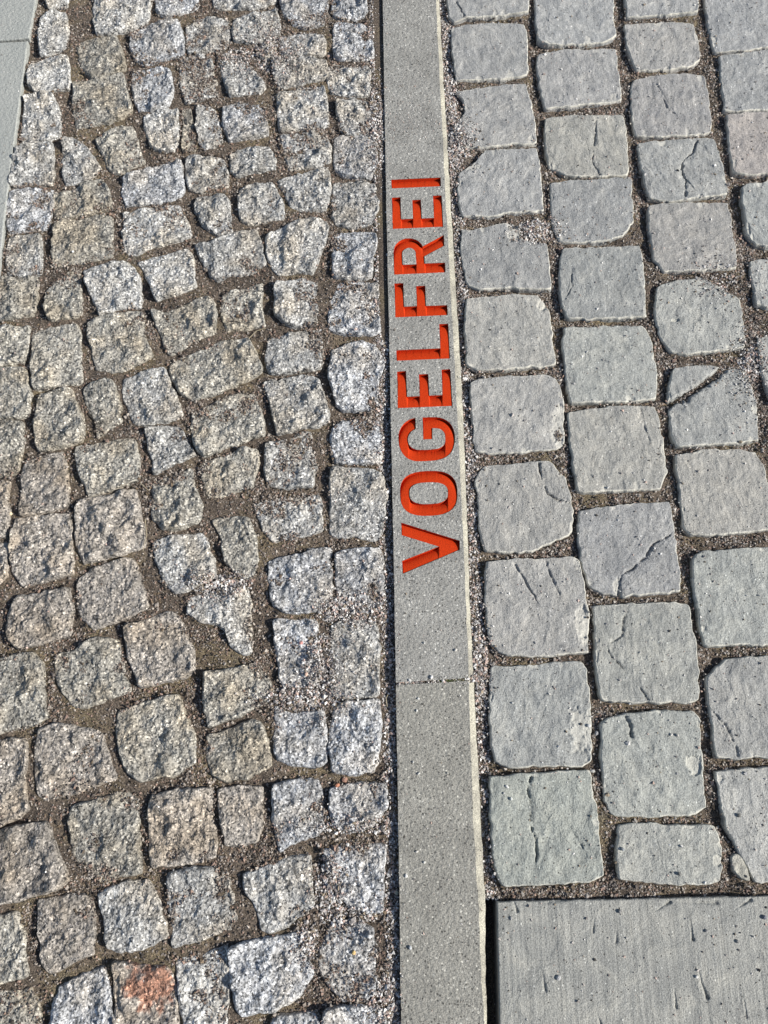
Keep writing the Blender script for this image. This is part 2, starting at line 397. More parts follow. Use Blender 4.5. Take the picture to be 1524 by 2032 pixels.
# ------------------------------------------------------------------ data: outlines of the stones, read off as pixel corners
# tone: b blue-grey, g grey, w warm buff, p brownish
COB = [
('b',[(661,-12),(722,-12),(726,20),(722,30),(700,34),(662,28)]),
('b',[(664,44),(692,42),(733,50),(741,80),(740,110),(710,116),(663,110)]),
('g',[(652,128),(690,122),(730,124),(733,160),(730,186),(680,188),(658,182),(648,150)]),
('g',[(668,202),(700,194),(740,196),(746,230),(738,262),(690,264),(676,250)]),
('b',[(664,272),(700,266),(744,272),(748,320),(735,350),(700,348),(664,335)]),
('g',[(663,362),(700,358),(742,362),(752,400),(744,425),(738,440),(700,447),(665,440),(658,400)]),
('b',[(660,462),(700,458),(744,460),(746,485),(738,510),(738,548),(715,552),(665,546),(660,500)]),
('b',[(668,562),(700,558),(748,562),(754,620),(754,655),(730,662),(658,652),(652,620),(660,590)]),
('b',[(658,692),(680,684),(725,678),(748,690),(764,720),(748,760),(750,800),(735,812),(690,810),(668,800),(655,740)]),
('b',[(660,848),(680,834),(735,830),(753,838),(756,880),(754,915),(725,916),(665,914),(657,880)]),
('g',[(658,928),(690,926),(740,932),(760,942),(762,975),(766,985),(758,1050),(748,1070),(700,1062),(656,1058)]),
('b',[(668,1098),(700,1090),(752,1090),(762,1110),(758,1160),(756,1205),(720,1215),(672,1205),(666,1150)]),
('g',[(658,1240),(700,1230),(745,1234),(752,1280),(750,1330),(750,1375),(710,1384),(658,1380),(655,1320)]),
('b',[(664,1402),(700,1392),(750,1392),(754,1440),(750,1500),(740,1528),(700,1536),(660,1530),(654,1480)]),
('b',[(658,1565),(700,1556),(764,1556),(764,1600),(740,1640),(700,1652),(660,1640),(655,1600)]),
('b',[(645,1690),(680,1682),(720,1676),(755,1678),(764,1700),(758,1740),(758,1805),(735,1812),(700,1806),(672,1780),(655,1740)]),
('b',[(655,1835),(700,1830),(738,1846),(745,1890),(744,1960),(720,1990),(680,1985),(648,1950),(632,1900)]),
('b',[(650,2008),(700,2000),(756,2006),(765,2050),(760,2080),(640,2080)]),
('b',[(556,-12),(648,-12),(646,30),(640,44),(600,50),(580,44),(562,20)]),
('g',[(556,76),(590,64),(640,66),(645,90),(640,106),(600,108),(560,108)]),
('g',[(545,118),(600,114),(645,118),(648,150),(610,160),(560,172),(545,150)]),
('g',[(550,184),(590,172),(640,167),(648,200),(652,240),(640,248),(600,250),(556,255),(550,215)]),
('g',[(556,268),(600,258),(638,254),(655,285),(655,318),(620,328),(575,334),(564,305)]),
('g',[(552,358),(580,347),(610,340),(648,335),(655,360),(652,395),(640,412),(600,416),(575,408),(565,380)]),
('g',[(530,468),(560,450),(610,434),(640,434),(652,448),(645,475),(628,510),(618,535),(590,533),(555,543),(540,530),(528,490)]),
('g',[(550,560),(580,554),(600,549),(628,560),(632,600),(628,640),(600,645),(570,640),(545,620),(545,580)]),
('g',[(530,668),(560,664),(600,655),(638,650),(636,690),(634,725),(600,730),(545,740),(530,735),(528,700)]),
('g',[(525,757),(560,752),(600,743),(630,750),(640,780),(650,825),(630,843),(600,845),(550,858),(545,830),(532,790)]),
('g',[(530,880),(560,868),(600,855),(618,858),(620,890),(626,925),(618,962),(595,962),(560,966),(535,960),(523,925)]),
('g',[(502,1000),(520,994),(560,988),(600,986),(632,984),(640,1030),(640,1050),(600,1064),(545,1070),(530,1060),(515,1030)]),
('b',[(532,1112),(560,1106),(600,1098),(620,1088),(655,1090),(657,1150),(655,1200),(610,1215),(570,1215),(542,1200),(535,1160)]),
('b',[(542,1232),(580,1228),(625,1230),(632,1290),(632,1350),(610,1362),(560,1360),(550,1310)]),
('b',[(545,1400),(580,1415),(640,1412),(645,1460),(646,1510),(630,1520),(590,1518),(550,1508),(542,1450)]),
('b',[(543,1560),(580,1550),(630,1548),(645,1590),(642,1640),(620,1658),(580,1672),(556,1690),(548,1665),(540,1610)]),
('g',[(486,1736),(530,1720),(570,1702),(612,1700),(618,1760),(620,1800),(590,1820),(560,1845),(520,1848),(505,1800),(484,1760)]),
('b',[(456,1885),(500,1868),(560,1858),(590,1850),(605,1865),(610,1905),(620,1940),(590,1985),(545,2005),(490,2018),(465,2000),(458,1940)]),
('b',[(545,2024),(620,2014),(638,2050),(630,2090),(530,2090)]),
('b',[(305,-40),(390,-40),(392,5),(375,18),(330,28),(312,22)]),
('g',[(418,-40),(545,-40),(546,-4),(520,10),(490,14),(440,16),(425,8)]),
('b',[(260,62),(300,45),(352,38),(362,70),(362,105),(320,115),(285,126),(268,115),(258,85)]),
('g',[(372,50),(410,32),(450,38),(455,70),(440,93),(400,98),(375,100),(370,75)]),
('g',[(462,42),(500,25),(545,17),(554,45),(550,66),(530,72),(490,80),(465,75)]),
('g',[(512,92),(545,84),(543,110),(524,116),(510,104)]),
('g',[(358,115),(380,106),(418,108),(422,140),(436,182),(400,192),(368,196),(355,160)]),
('g',[(430,98),(455,105),(480,110),(500,135),(523,165),(515,180),(480,184),(455,188),(442,150)]),
('b',[(262,140),(300,132),(335,135),(340,180),(330,205),(300,216),(275,215),(262,180)]),
('g',[(285,228),(320,218),(350,215),(352,255),(348,290),(320,296),(300,285),(286,255)]),
('w',[(360,215),(378,212),(383,250),(386,290),(360,292),(362,250)]),
('g',[(389,205),(400,204),(425,215),(440,275),(425,288),(405,294),(395,280),(390,240)]),
('b',[(442,210),(480,196),(524,196),(530,225),(530,262),(500,270),(455,276),(443,245)]),
('g',[(458,305),(490,292),(530,288),(545,310),(545,332),(510,335),(470,345),(459,335)]),
('g',[(370,312),(400,310),(440,312),(452,340),(448,363),(420,370),(400,378),(375,373),(368,345)]),
('b',[(245,352),(280,340),(320,330),(358,322),(362,355),(360,380),(340,395),(290,402),(250,405),(242,380)]),
('g',[(475,375),(500,365),(540,362),(560,400),(562,430),(520,436),(480,438),(474,405)]),
('g',[(390,390),(420,384),(445,384),(455,410),(460,455),(430,460),(405,445),(388,415)]),
('g',[(84,-40),(135,-40),(130,8),(95,12)]),
('g',[(80,35),(100,22),(128,22),(132,60),(130,90),(110,98),(78,105),(75,70)]),
('g',[(192,-35),(298,-35),(290,35),(270,48),(230,58),(190,62),(184,30)]),
('w',[(150,88),(170,76),(228,70),(240,95),(246,130),(215,142),(180,150),(160,130)]),
('g',[(58,122),(90,112),(130,108),(135,140),(134,170),(110,172),(75,180),(56,165),(54,140)]),
('w',[(145,162),(180,156),(240,142),(250,180),(258,215),(230,230),(180,245),(150,250),(143,210)]),
('g',[(50,190),(75,184),(100,184),(115,215),(115,260),(95,272),(50,282),(40,265),(45,225)]),
('w',[(192,270),(220,256),(262,250),(270,280),(282,315),(260,328),(235,342),(215,335),(205,310),(190,280)]),
('g',[(126,275),(140,270),(160,280),(185,310),(198,332),(170,353),(130,365),(122,330)]),
('g',[(30,295),(60,286),(100,282),(104,320),(102,360),(60,364),(20,362),(22,330)]),
('w',[(108,385),(150,372),(195,352),(212,370),(220,408),(180,420),(115,432),(104,410)]),
('b',[(18,377),(50,370),(102,374),(104,400),(92,450),(50,455),(15,458),(10,420)]),
('w',[(108,450),(130,438),(190,426),(218,430),(220,470),(222,505),(180,513),(130,523),(105,528),(102,490)]),
('g',[(245,420),(290,412),(350,403),(365,425),(374,462),(340,475),(300,490),(255,505),(242,470),(243,440)]),
('g',[(15,472),(45,463),(76,461),(78,500),(78,540),(50,546),(15,545),(10,520)]),
('g',[(388,485),(420,478),(460,460),(505,452),(518,480),(524,520),(505,540),(460,545),(430,555),(415,540),(395,505)]),
('g',[(275,520),(320,505),(370,490),(384,510),(382,545),(385,565),(340,580),(308,590),(300,565),(288,540)]),
('g',[(165,535),(200,522),(240,516),(265,530),(275,560),(275,605),(230,610),(195,620),(185,590),(172,565)]),
('w',[(120,550),(135,536),(158,537),(156,580),(158,620),(130,628),(100,632),(88,610),(90,575)]),
('w',[(-40,552),(0,552),(40,548),(72,550),(70,590),(62,620),(30,628),(-40,634)]),
('w',[(442,580),(480,570),(520,560),(518,590),(518,620),(526,645),(480,648),(450,655),(438,620)]),
('w',[(300,612),(330,618),(370,598),(410,584),(424,600),(426,640),(425,660),(390,675),(335,700),(322,670),(310,640)]),
('w',[(170,640),(200,625),(250,617),(280,616),(285,660),(298,700),(270,720),(235,736),(190,730),(180,690)]),
('w',[(62,660),(100,647),(150,642),(158,690),(160,755),(120,760),(65,768),(62,720)]),
('w',[(-40,650),(30,646),(58,646),(50,690),(42,712),(0,722),(-40,726)]),
('g',[(245,752),(280,738),(320,727),(330,745),(350,790),(360,820),(330,830),(270,842),(255,820),(243,780)]),
('w',[(335,722),(380,700),(440,677),(490,672),(505,695),(518,735),(480,755),(430,775),(385,790),(360,780),(342,750)]),
('w',[(165,768),(200,752),(222,758),(235,790),(240,830),(215,850),(190,865),(185,830),(170,800)]),
('w',[(80,782),(110,770),(140,774),(158,820),(160,870),(120,882),(75,892),(65,850),(70,810)]),
('w',[(-40,737),(50,733),(55,780),(52,820),(20,824),(-40,827)]),
('w',[(-40,838),(38,835),(42,870),(30,935),(-40,940)]),
('p',[(48,912),(80,905),(120,896),(130,940),(130,1000),(100,1012),(38,1020),(40,970),(42,935)]),
('w',[(150,885),(200,877),(262,869),(272,910),(270,950),(230,965),(175,980),(160,945),(148,910)]),
('g',[(290,855),(330,843),(355,846),(375,880),(385,900),(350,915),(305,935),(298,900)]),
('w',[(382,815),(420,800),(455,782),(500,779),(515,810),(522,860),(495,868),(450,885),(405,903),(385,880),(378,840)]),
('w',[(400,918),(440,905),(480,888),(505,890),(512,915),(500,960),(470,970),(440,985),(412,985),(400,945)]),
('w',[(300,955),(340,940),(380,931),(382,965),(400,1000),(395,1030),(360,1045),(320,1045),(302,1020),(300,980)]),
('p',[(155,990),(200,982),(265,970),(275,1010),(285,1080),(250,1095),(200,1105),(165,1115),(152,1075),(148,1025)]),
('p',[(30,1030),(80,1023),(132,1019),(138,1060),(142,1135),(100,1145),(45,1160),(22,1130),(18,1090)]),
('p',[(-40,955),(14,955),(12,1000),(10,1060),(-40,1065)]),
('p',[(-40,1080),(14,1076),(10,1140),(-14,1162),(-40,1168)]),
('g',[(302,1075),(340,1063),(400,1058),(415,1090),(425,1140),(390,1162),(345,1175),(325,1150),(308,1110)]),
('w',[(418,1030),(450,1022),(490,1030),(505,1060),(510,1110),(498,1150),(470,1140),(445,1110),(440,1070)]),
('p',[(155,1145),(200,1122),(262,1106),(275,1150),(290,1200),(260,1220),(215,1235),(185,1248),(160,1225),(150,1190)]),
('p',[(35,1182),(80,1175),(132,1168),(138,1210),(130,1260),(90,1272),(35,1285),(12,1262),(12,1220)]),
('g',[(372,1185),(420,1175),(485,1168),(495,1200),(495,1290),(475,1295),(455,1280),(440,1240),(400,1235),(372,1215)]),
('p',[(245,1245),(290,1227),(340,1213),(360,1240),(380,1290),(382,1330),(345,1345),(280,1360),(262,1330),(252,1290)]),
('w',[(110,1298),(150,1290),(185,1265),(232,1270),(240,1320),(255,1370),(215,1385),(190,1395),(150,1405),(125,1370),(105,1330)]),
('w',[(-40,1322),(30,1298),(65,1296),(82,1320),(85,1400),(92,1420),(60,1438),(0,1455),(-40,1458)]),
('w',[(405,1335),(450,1330),(510,1318),(528,1340),(540,1385),(510,1400),(470,1420),(415,1440),(405,1400)]),
('w',[(410,1460),(450,1450),(495,1428),(518,1435),(530,1480),(538,1520),(500,1540),(450,1550),(420,1535),(408,1500)]),
('w',[(235,1410),(280,1395),(350,1379),(362,1410),(380,1460),(385,1510),(350,1535),(280,1548),(250,1530),(235,1480),(228,1440)]),
('p',[(75,1450),(110,1437),(150,1442),(195,1450),(215,1500),(228,1545),(180,1560),(130,1578),(85,1588),(70,1560),(65,1500)]),
('p',[(-40,1482),(45,1466),(50,1500),(45,1570),(55,1605),(20,1628),(-40,1642)]),
('p',[(430,1570),(460,1562),(518,1563),(520,1620),(510,1670),(480,1678),(445,1675),(440,1640)]),
('p',[(300,1580),(340,1570),(415,1566),(420,1620),(428,1700),(400,1710),(350,1716),(300,1720),(295,1680),(292,1620)]),
('w',[(140,1602),(180,1590),(250,1571),(270,1590),(272,1650),(278,1730),(240,1740),(195,1750),(155,1710),(145,1700),(138,1650)]),
('p',[(-40,1662),(40,1640),(90,1632),(105,1680),(128,1730),(135,1748),(100,1768),(40,1785),(-40,1797)]),
('g',[(335,1738),(380,1723),(440,1722),(455,1760),(475,1840),(440,1850),(400,1865),(345,1878),(340,1840),(330,1790)]),
('g',[(192,1778),(240,1754),(285,1749),(305,1775),(325,1835),(330,1860),(290,1880),(240,1890),(215,1880),(205,1830)]),
('p',[(75,1790),(110,1782),(160,1778),(178,1800),(182,1890),(150,1905),(100,1932),(85,1910),(75,1850)]),
('w',[(-40,1828),(30,1815),(40,1850),(50,1935),(20,1945),(-40,1957)]),
('p',[(222,1912),(260,1915),(330,1925),(345,1960),(350,2045),(345,2090),(235,2090),(228,1980)]),
('b',[(118,1960),(160,1940),(200,1922),(212,1960),(225,2045),(225,2090),(95,2090),(105,1990)]),
('w',[(-40,1978),(55,1965),(72,1990),(80,2045),(80,2090),(-40,2090)]),
('g',[(347,1910),(400,1895),(448,1880),(452,1940),(450,2000),(448,2045),(445,2090),(370,2090),(356,1980)]),
]

SET = [  # tint, outline, cracks, chips, look
((.98,1,1), [(890,-40),(1045,-40),(1046,22),(1000,28),(960,31),(925,33),(902,42),(893,30)], [([(905,2),(915,18),(923,34)],.0014,.006)], [], 'grey sett with a black crack across its corner'),
((.98,1,1), [(897,58),(940,50),(1000,46),(1040,48),(1045,75),(1046,145),(1010,152),(960,155),(908,158),(900,110)], [], [], 'smooth plain light grey sett'),
((.98,.99,.98), [(906,182),(940,176),(1000,168),(1042,166),(1050,190),(1058,230),(1062,280),(1020,284),(960,290),(915,288),(905,250),(924,222),(920,196)], [], [], 'grey sett with a deep dark notch at its corner'),
((.98,1,1), [(912,345),(945,320),(965,298),(1010,296),(1062,295),(1070,330),(1075,390),(1078,415),(1030,418),(970,425),(920,424),(912,390)], [], [(930,330,22,10,.002)], 'grey sett with a scratched cut corner'),
((.90,.92,.92), [(918,456),(945,456),(985,446),(1003,444),(1030,450),(1036,476),(1082,484),(1086,510),(1092,560),(1090,570),(1040,570),(1000,568),(955,572),(930,562),(922,530),(918,490)], [], [(1022,460,16,16,.012)], 'darker grey sett with a pale broken corner'),
((1,1,.95), [(928,595),(960,590),(1020,587),(1068,588),(1082,604),(1090,620),(1096,680),(1100,720),(1060,725),(1010,730),(950,732),(928,720),(925,660)], [], [(1078,600,14,16,.008)], 'olive grey sett with a small pale chip'),
((1,1,.97), [(936,760),(970,750),(1040,746),(1090,745),(1108,765),(1116,800),(1118,880),(1100,890),(1040,894),(990,898),(945,893),(940,840)], [], [(1112,850,22,42,.007)], 'grey sett with a cream flaked right edge'),
((1,1,.96), [(945,950),(965,925),(1020,920),(1070,914),(1092,918),(1115,940),(1130,975),(1136,1050),(1100,1070),(1060,1090),(1000,1095),(965,1090),(955,1060),(952,1000)], [([(1070,918),(1075,950),(1088,980),(1105,990),(1132,998)],.0014,.006)], [], 'rounded grey sett with a curved crack'),
((1,1,.97), [(968,1118),(1010,1112),(1070,1110),(1135,1106),(1148,1115),(1158,1160),(1166,1220),(1166,1290),(1130,1295),(1070,1300),(1000,1296),(975,1270),(968,1220),(965,1165)], [([(1020,1115),(1035,1140),(1050,1165),(1068,1195)],.0013,.004),([(1084,1115),(1095,1145),(1110,1180)],.0013,.004)], [(1160,1240,22,34,.005)], 'grey sett with two slanting cracks'),
((.96,1,.98), [(976,1325),(1020,1322),(1080,1318),(1150,1315),(1162,1330),(1168,1380),(1172,1440),(1170,1510),(1140,1520),(1080,1518),(1020,1522),(985,1510),(978,1470),(974,1400)], [], [(1160,1450,34,46,.004)], 'grey sett with a shell shaped flake on its side'),
((.93,1,.93), [(975,1545),(1020,1540),(1100,1535),(1168,1530),(1178,1590),(1188,1660),(1195,1735),(1170,1748),(1110,1752),(1040,1755),(1000,1755),(985,1720),(978,1650)], [([(1054,1540),(1046,1565),(1054,1600),(1052,1640),(1064,1668),(1064,1710)],.0015,.007),([(1132,1640),(1150,1670),(1165,1700)],.0012,.003)], [], 'greenish sett split by an upright crack'),
((.96,.99,1), [(1066,-40),(1214,-40),(1216,30),(1220,70),(1195,82),(1150,86),(1085,86),(1068,75),(1064,20)], [], [], 'plain blue grey sett cut by the photo top'),
((.99,1,1), [(1072,108),(1110,100),(1170,98),(1220,98),(1226,140),(1232,195),(1200,200),(1140,208),(1085,212),(1074,180),(1068,130)], [], [], 'grey sett mottled with white marks'),
((1.03,1.03,.96), [(1084,236),(1130,230),(1190,228),(1236,230),(1242,270),(1246,335),(1242,345),(1190,348),(1130,345),(1092,330),(1084,280)], [([(1183,238),(1180,280),(1176,320),(1190,345)],.0012,.004)], [], 'yellowish grey sett with a thin upright crack'),
((.93,.96,.97), [(1095,365),(1140,358),(1200,356),(1250,355),(1252,400),(1255,440),(1235,465),(1200,475),(1150,478),(1112,476),(1098,440),(1094,400)], [], [], 'pitted grey sett dotted with grit'),
((.95,.99,.98), [(1118,495),(1160,492),(1220,490),(1268,488),(1276,530),(1280,600),(1282,624),(1250,627),(1180,630),(1130,628),(1118,610),(1112,550)], [([(1134,545),(1135,570),(1124,588)],.0012,.004)], [], 'blue green sett with a short side crack'),
((.96,1,.96), [(1122,652),(1160,650),(1230,647),(1275,648),(1288,665),(1300,720),(1304,760),(1300,788),(1250,794),(1190,796),(1135,796),(1126,760),(1120,700)], [], [], 'plain smooth greenish sett'),
((1.03,1.03,.97), [(1132,820),(1180,812),(1240,806),(1295,806),(1305,825),(1315,880),(1322,930),(1318,945),(1308,968),(1250,970),(1190,974),(1148,972),(1140,920),(1130,850)], [([(1272,810),(1280,850),(1290,875)],.0012,.003)], [], 'pale grey sett with a white vein'),
((.95,.97,.98), [(1152,1015),(1200,1008),(1260,1000),(1325,998),(1332,1020),(1340,1080),(1348,1150),(1348,1172),(1300,1175),(1240,1180),(1200,1176),(1170,1160),(1155,1110),(1150,1060)], [([(1330,1062),(1298,1078),(1280,1105),(1256,1128),(1234,1140),(1228,1180)],.0017,.006)], [(1226,1165,9,18,.012)], 'grey sett with a dotted diagonal crack'),
((.97,1,.95), [(1180,1205),(1230,1200),(1300,1198),(1365,1200),(1375,1250),(1385,1320),(1385,1385),(1360,1392),(1290,1390),(1220,1390),(1195,1385),(1186,1330),(1182,1260)], [([(1248,1202),(1237,1230),(1234,1262),(1206,1280),(1208,1295),(1235,1325),(1262,1355),(1286,1388)],.0012,.004)], [], 'large green grey sett with a long wandering crack'),
((.95,1,.95), [(1195,1435),(1240,1420),(1300,1412),(1375,1413),(1388,1430),(1390,1480),(1395,1560),(1400,1600),(1370,1615),(1300,1620),(1220,1618),(1205,1600),(1198,1530)], [([(1236,1415),(1250,1435),(1254,1460)],.003,.007)], [(1380,1515,18,24,.004)], 'green grey sett with a hook shaped gouge'),
((.97,1,.94), [(1230,1640),(1280,1635),(1340,1640),(1390,1638),(1415,1640),(1428,1670),(1432,1720),(1425,1750),(1380,1755),(1300,1750),(1232,1745),(1228,1700)], [], [(1425,1708,14,14,.008)], 'short wide sett touching the sawn slab'),
((.98,1,1), [(1243,-40),(1380,-40),(1382,20),(1340,26),(1290,28),(1248,30),(1244,0)], [], [], 'pale sett cut by the photo top'),
((1,1,.98), [(1242,50),(1290,46),(1350,45),(1375,48),(1385,75),(1388,115),(1370,130),(1320,135),(1265,136),(1252,110),(1245,80)], [], [], 'small smooth light grey sett'),
((.98,.98,.98), [(1256,160),(1290,152),(1350,148),(1396,148),(1404,180),(1410,225),(1410,260),(1370,265),(1310,268),(1262,265),(1256,220)], [([(1306,170),(1315,195),(1328,218),(1340,224)],.0012,.004)], [], 'grey sett with a fine slanting crack'),
((.96,.99,.98), [(1270,285),(1310,280),(1370,275),(1415,275),(1428,310),(1438,350),(1442,382),(1400,388),(1340,396),(1290,392),(1280,350),(1270,310)], [([(1384,278),(1376,300),(1356,318),(1352,335),(1362,358),(1360,390)],.0020,.007),([(1396,280),(1402,296)],.0014,.004),([(1362,356),(1376,370)],.002,.006)], [], 'grey sett with a forked dark crack'),
((1,.99,.96), [(1290,408),(1340,404),(1400,403),(1442,405),(1450,440),(1458,490),(1460,530),(1420,532),(1360,535),(1320,535),(1300,510),(1292,460)], [], [], 'brown tinged sett dotted with grit'),
((.97,1,.96), [(1306,570),(1340,560),(1390,554),(1430,575),(1465,595),(1472,640),(1478,685),(1440,692),(1380,698),(1335,695),(1312,665),(1302,620)], [], [(1340,635,9,4,.005)], 'smooth rounded sett with one dark slot'),
((.97,1,.98), [(1340,730),(1400,726),(1450,730),(1480,737),(1492,770),(1500,800),(1503,850),(1505,870),(1460,876),(1400,880),(1345,884),(1335,860),(1328,805),(1330,765)], [([(1316,808),(1350,790),(1385,770),(1415,748),(1450,718)],.0060,.026)], [], 'sett broken in two by a wide diagonal crack'),
((1.03,1.02,.96), [(1345,905),(1390,895),(1450,892),(1500,898),(1518,930),(1526,980),(1540,1045),(1500,1052),(1440,1058),(1375,1058),(1358,1040),(1352,980),(1344,930)], [], [], 'pale rough sett with rounded top corner'),
((.95,1,.96), [(1378,1110),(1400,1095),(1460,1090),(1550,1088),(1560,1180),(1570,1272),(1500,1276),(1440,1280),(1400,1278),(1388,1220),(1378,1150)], [], [], 'smooth greenish sett cut by the photo edge'),
((.98,1,.98), [(1405,1345),(1440,1312),(1500,1306),(1580,1305),(1590,1400),(1600,1495),(1520,1500),(1460,1505),(1425,1500),(1415,1440),(1408,1380)], [([(1412,1408),(1440,1440),(1462,1480),(1466,1500)],.002,.004)], [], 'grey sett with a cut corner and flaked side'),
((.98,1,.97), [(1425,1535),(1470,1530),(1540,1525),(1600,1525),(1620,1640),(1625,1745),(1520,1748),(1500,1745),(1470,1690),(1445,1640),(1432,1580)], [], [], 'grey sett with a long slanting left side'),
((.95,.98,1), [(1398,-40),(1600,-40),(1600,90),(1524,92),(1460,98),(1420,100),(1410,60)], [], [], 'large blue grey sett in the top corner'),
((.96,.99,1), [(1430,112),(1480,105),(1600,98),(1610,210),(1524,214),(1470,216),(1440,214),(1436,160)], [], [], 'plain blue grey sett at the photo edge'),
((1.06,.99,.95), [(1445,228),(1500,222),(1610,215),(1620,340),(1524,343),(1480,345),(1458,338),(1448,280)], [], [], 'pinkish sett at the photo edge'),
((.95,1,.99), [(1475,370),(1524,360),(1620,355),(1630,470),(1524,485),(1500,482),(1484,460),(1478,410)], [], [], 'greenish sett cut by the photo edge, above the grit'),
((.97,1,.98), [(1492,520),(1600,505),(1620,600),(1530,608),(1504,600),(1496,560)], [], [], 'narrow visible side of a sett at the photo edge'),
((.97,1,.98), [(1506,672),(1600,665),(1620,790),(1540,800),(1520,760),(1510,710)], [], [], 'thin sliver of a sett at the photo edge'),
]

# ------------------------------------------------------------------ ground sheet (sand bed under the joints)
def axis(lo, hi, step, far):
    a = list(np.arange(lo, hi, step)); s = step; x = hi
    while x < far: a.append(x); s *= 1.35; x += s
    s = step; x = lo; pre = []
    while x > -far: s *= 1.35; x -= s; pre.append(x)
    return np.array(pre[::-1] + a)
KZ = 0.0025
LEFT = [(-60, 756.9), (0, 759.5), (400, 766.5), (800, 775), (1200, 783), (1350, 785.5), (1600, 790), (2032, 796), (2100, 797)]
TOPR = [(-60, 862), (0, 865), (400, 884.5), (800, 906.5), (1200, 925), (1350, 930), (1600, 938), (1780, 948), (2032, 960), (2100, 963)]
OUTR = [(-60, 869), (0, 872), (400, 895), (800, 919), (1200, 933.5), (1350, 941), (1600, 954), (1780, 963), (2032, 966.5), (2100, 969)]
def ix(tab, y): return np.interp(y, [t[0] for t in tab], [t[1] for t in tab])

def floor_z(X, Y):
    px, py = to_px(X, Y, -0.008)
    z = -0.0100 + 0.0095 * fbm(X, Y, 0.05, 3, .5, 2) + 0.0022 * fbm(X, Y, 0.008, 3, .6, 6)
    right = px > 930
    z = np.where(right, z * 1.05 - 0.0012, z)
    # open, unfilled gap between the kerb and the sawn slab
    g = (px > ix(TOPR, py) - 40) & (px < 1010) & (py > 1785)
    # channel left of the kerb
    d = (px - (ix(LEFT, py) - 14))
    ch = np.exp(-(d / 9.0) ** 2) * (py > 700) * np.clip((py - 700) / 150, 0, 1)
    z = z - 0.0010 * ch * np.clip(1 + 1.5 * fbm(X * 0, Y, 0.09, 3, .6, 4), 0, 1.4)
    fill = np.exp(-((px - (ix(LEFT, py) - 10)) / 14.0) ** 2) * np.clip((760 - py) / 120, 0, 1)
    z = np.maximum(z, -0.0165) * (1 - fill) - 0.0015 * fill
    for cx, cy, rx, ry, a in HEAPS:
        q = ((px - cx) / rx) ** 2 + ((py - cy) / ry) ** 2
        z = z + a * 0.005 * np.exp(-q)
    under = (px > ix(LEFT, py) + 4) & (px < ix(OUTR, py) - 4)
    return np.where(g | under, -0.055, np.minimum(z, np.where(px > 930, -0.0060, -0.0058) + 0.002 * fill))
HEAPS = [(690,1210,60,28,1),(640,1330,30,70,.9),(600,1385,70,24,1.1),(655,1760,28,70,1),(700,1640,90,20,.6),(540,100,50,50,.6),
         (1065,455,38,20,1),(945,1310,24,60,.8),(440,1160,60,24,.9),(752,250,18,80,1),(915,285,22,30,.9),(1490,720,30,60,.5),
         (610,1870,22,40,1),(690,1820,60,20,.8),(900,250,12,60,.6),(1435,555,50,30,.4),(470,110,40,30,.5),(770,1990,40,60,.8)]
ax = axis(-1.0, 1.0, 0.0042, 40.0); ay = axis(-0.42, 1.95, 0.0042, 40.0)
X, Y = np.meshgrid(ax, ay, indexing='ij'); Zf = floor_z(X, Y)
farm = (np.abs(X) > 1.05) | (Y > 2.0) | (Y < -0.47)
Zf = np.where(farm, -0.012, Zf)
idx = np.arange(X.size).reshape(X.shape)
fq = np.stack([idx[:-1, :-1], idx[1:, :-1], idx[1:, 1:], idx[:-1, 1:]], -1).reshape(-1, 4)
g = new_mesh('ground', np.stack([X, Y, Zf], -1).reshape(-1, 3), fq, M_SOIL, True)
tag(g, 'brown sandy soil bed filling the joints between the stones', None, None, 'structure')
HM[:] = floor_z(*np.meshgrid(GX0 + (np.arange(GNX) + .5) * GC, GY0 + (np.arange(GNY) + .5) * GC, indexing='ij'))

# ------------------------------------------------------------------ labels
ANCH = [(-99,60,'near the top of the photo'),(60,190,'well above the lettering'),(190,330,'just above the lettering'),(330,385,'level with the red letter I'),
        (385,458,'level with the upper letter E'),(458,552,'level with the letter R'),(552,636,'level with the letter F'),(636,722,'level with the letter L'),
        (722,818,'level with the lower letter E'),(818,925,'level with the letter G'),(925,1030,'level with the letter O'),(1030,1142,'level with the letter V'),
        (1142,1250,'below the lettering'),(1250,1330,'just above the kerb joint'),(1330,1420,'level with the kerb joint'),(1420,1530,'just below the kerb joint'),
        (1530,1640,'well below the kerb joint'),(1640,1770,'level with the last setts'),(1770,1880,'level with the sawn slab top'),(1880,2200,'near the photo bottom')]
ORD = ['first','second','third','fourth','fifth','sixth','seventh','eighth','ninth']
def anchor(y):
    for a, b, s in ANCH:
        if a <= y < b: return s
cents = [(sum(p[0] for p in q) / len(q), sum(p[1] for p in q) / len(q), min(p[1] for p in q), max(p[1] for p in q), min(p[0] for p in q), max(p[0] for p in q)) for _, q in COB]
TONE = {'b': ('speckled blue grey', (0.94, 0.96, 0.985)), 'g': ('speckled grey', (0.95, 0.945, 0.91)), 'w': ('buff grey', (0.80, 0.765, 0.675)), 'p': ('brownish grey', (0.78, 0.715, 0.635))}
used = {}
for k, (tone, q) in enumerate(COB):
    cx, cy, y0, y1, x0, x1 = cents[k]
    rank = sum(1 for j, c2 in enumerate(cents) if j != k and c2[0] > cx + 12 and c2[2] < cy < c2[3])
    wdt, hgt = x1 - x0, y1 - y0
    area = 0.5 * abs(sum(q[i][0] * q[(i + 1) % len(q)][1] - q[(i + 1) % len(q)][0] * q[i][1] for i in range(len(q)))) / (80 + 0.028 * cy) ** 2
    size = 'small ' if area < 0.62 else ('large ' if area > 1.02 else '')
    shp = 'wide ' if wdt > 1.35 * hgt else ('upright ' if hgt > 1.3 * wdt else '')
    used.setdefault((rank, anchor(cy)), []).append((k, size + shp + TONE[tone][0]))
LAB = {}
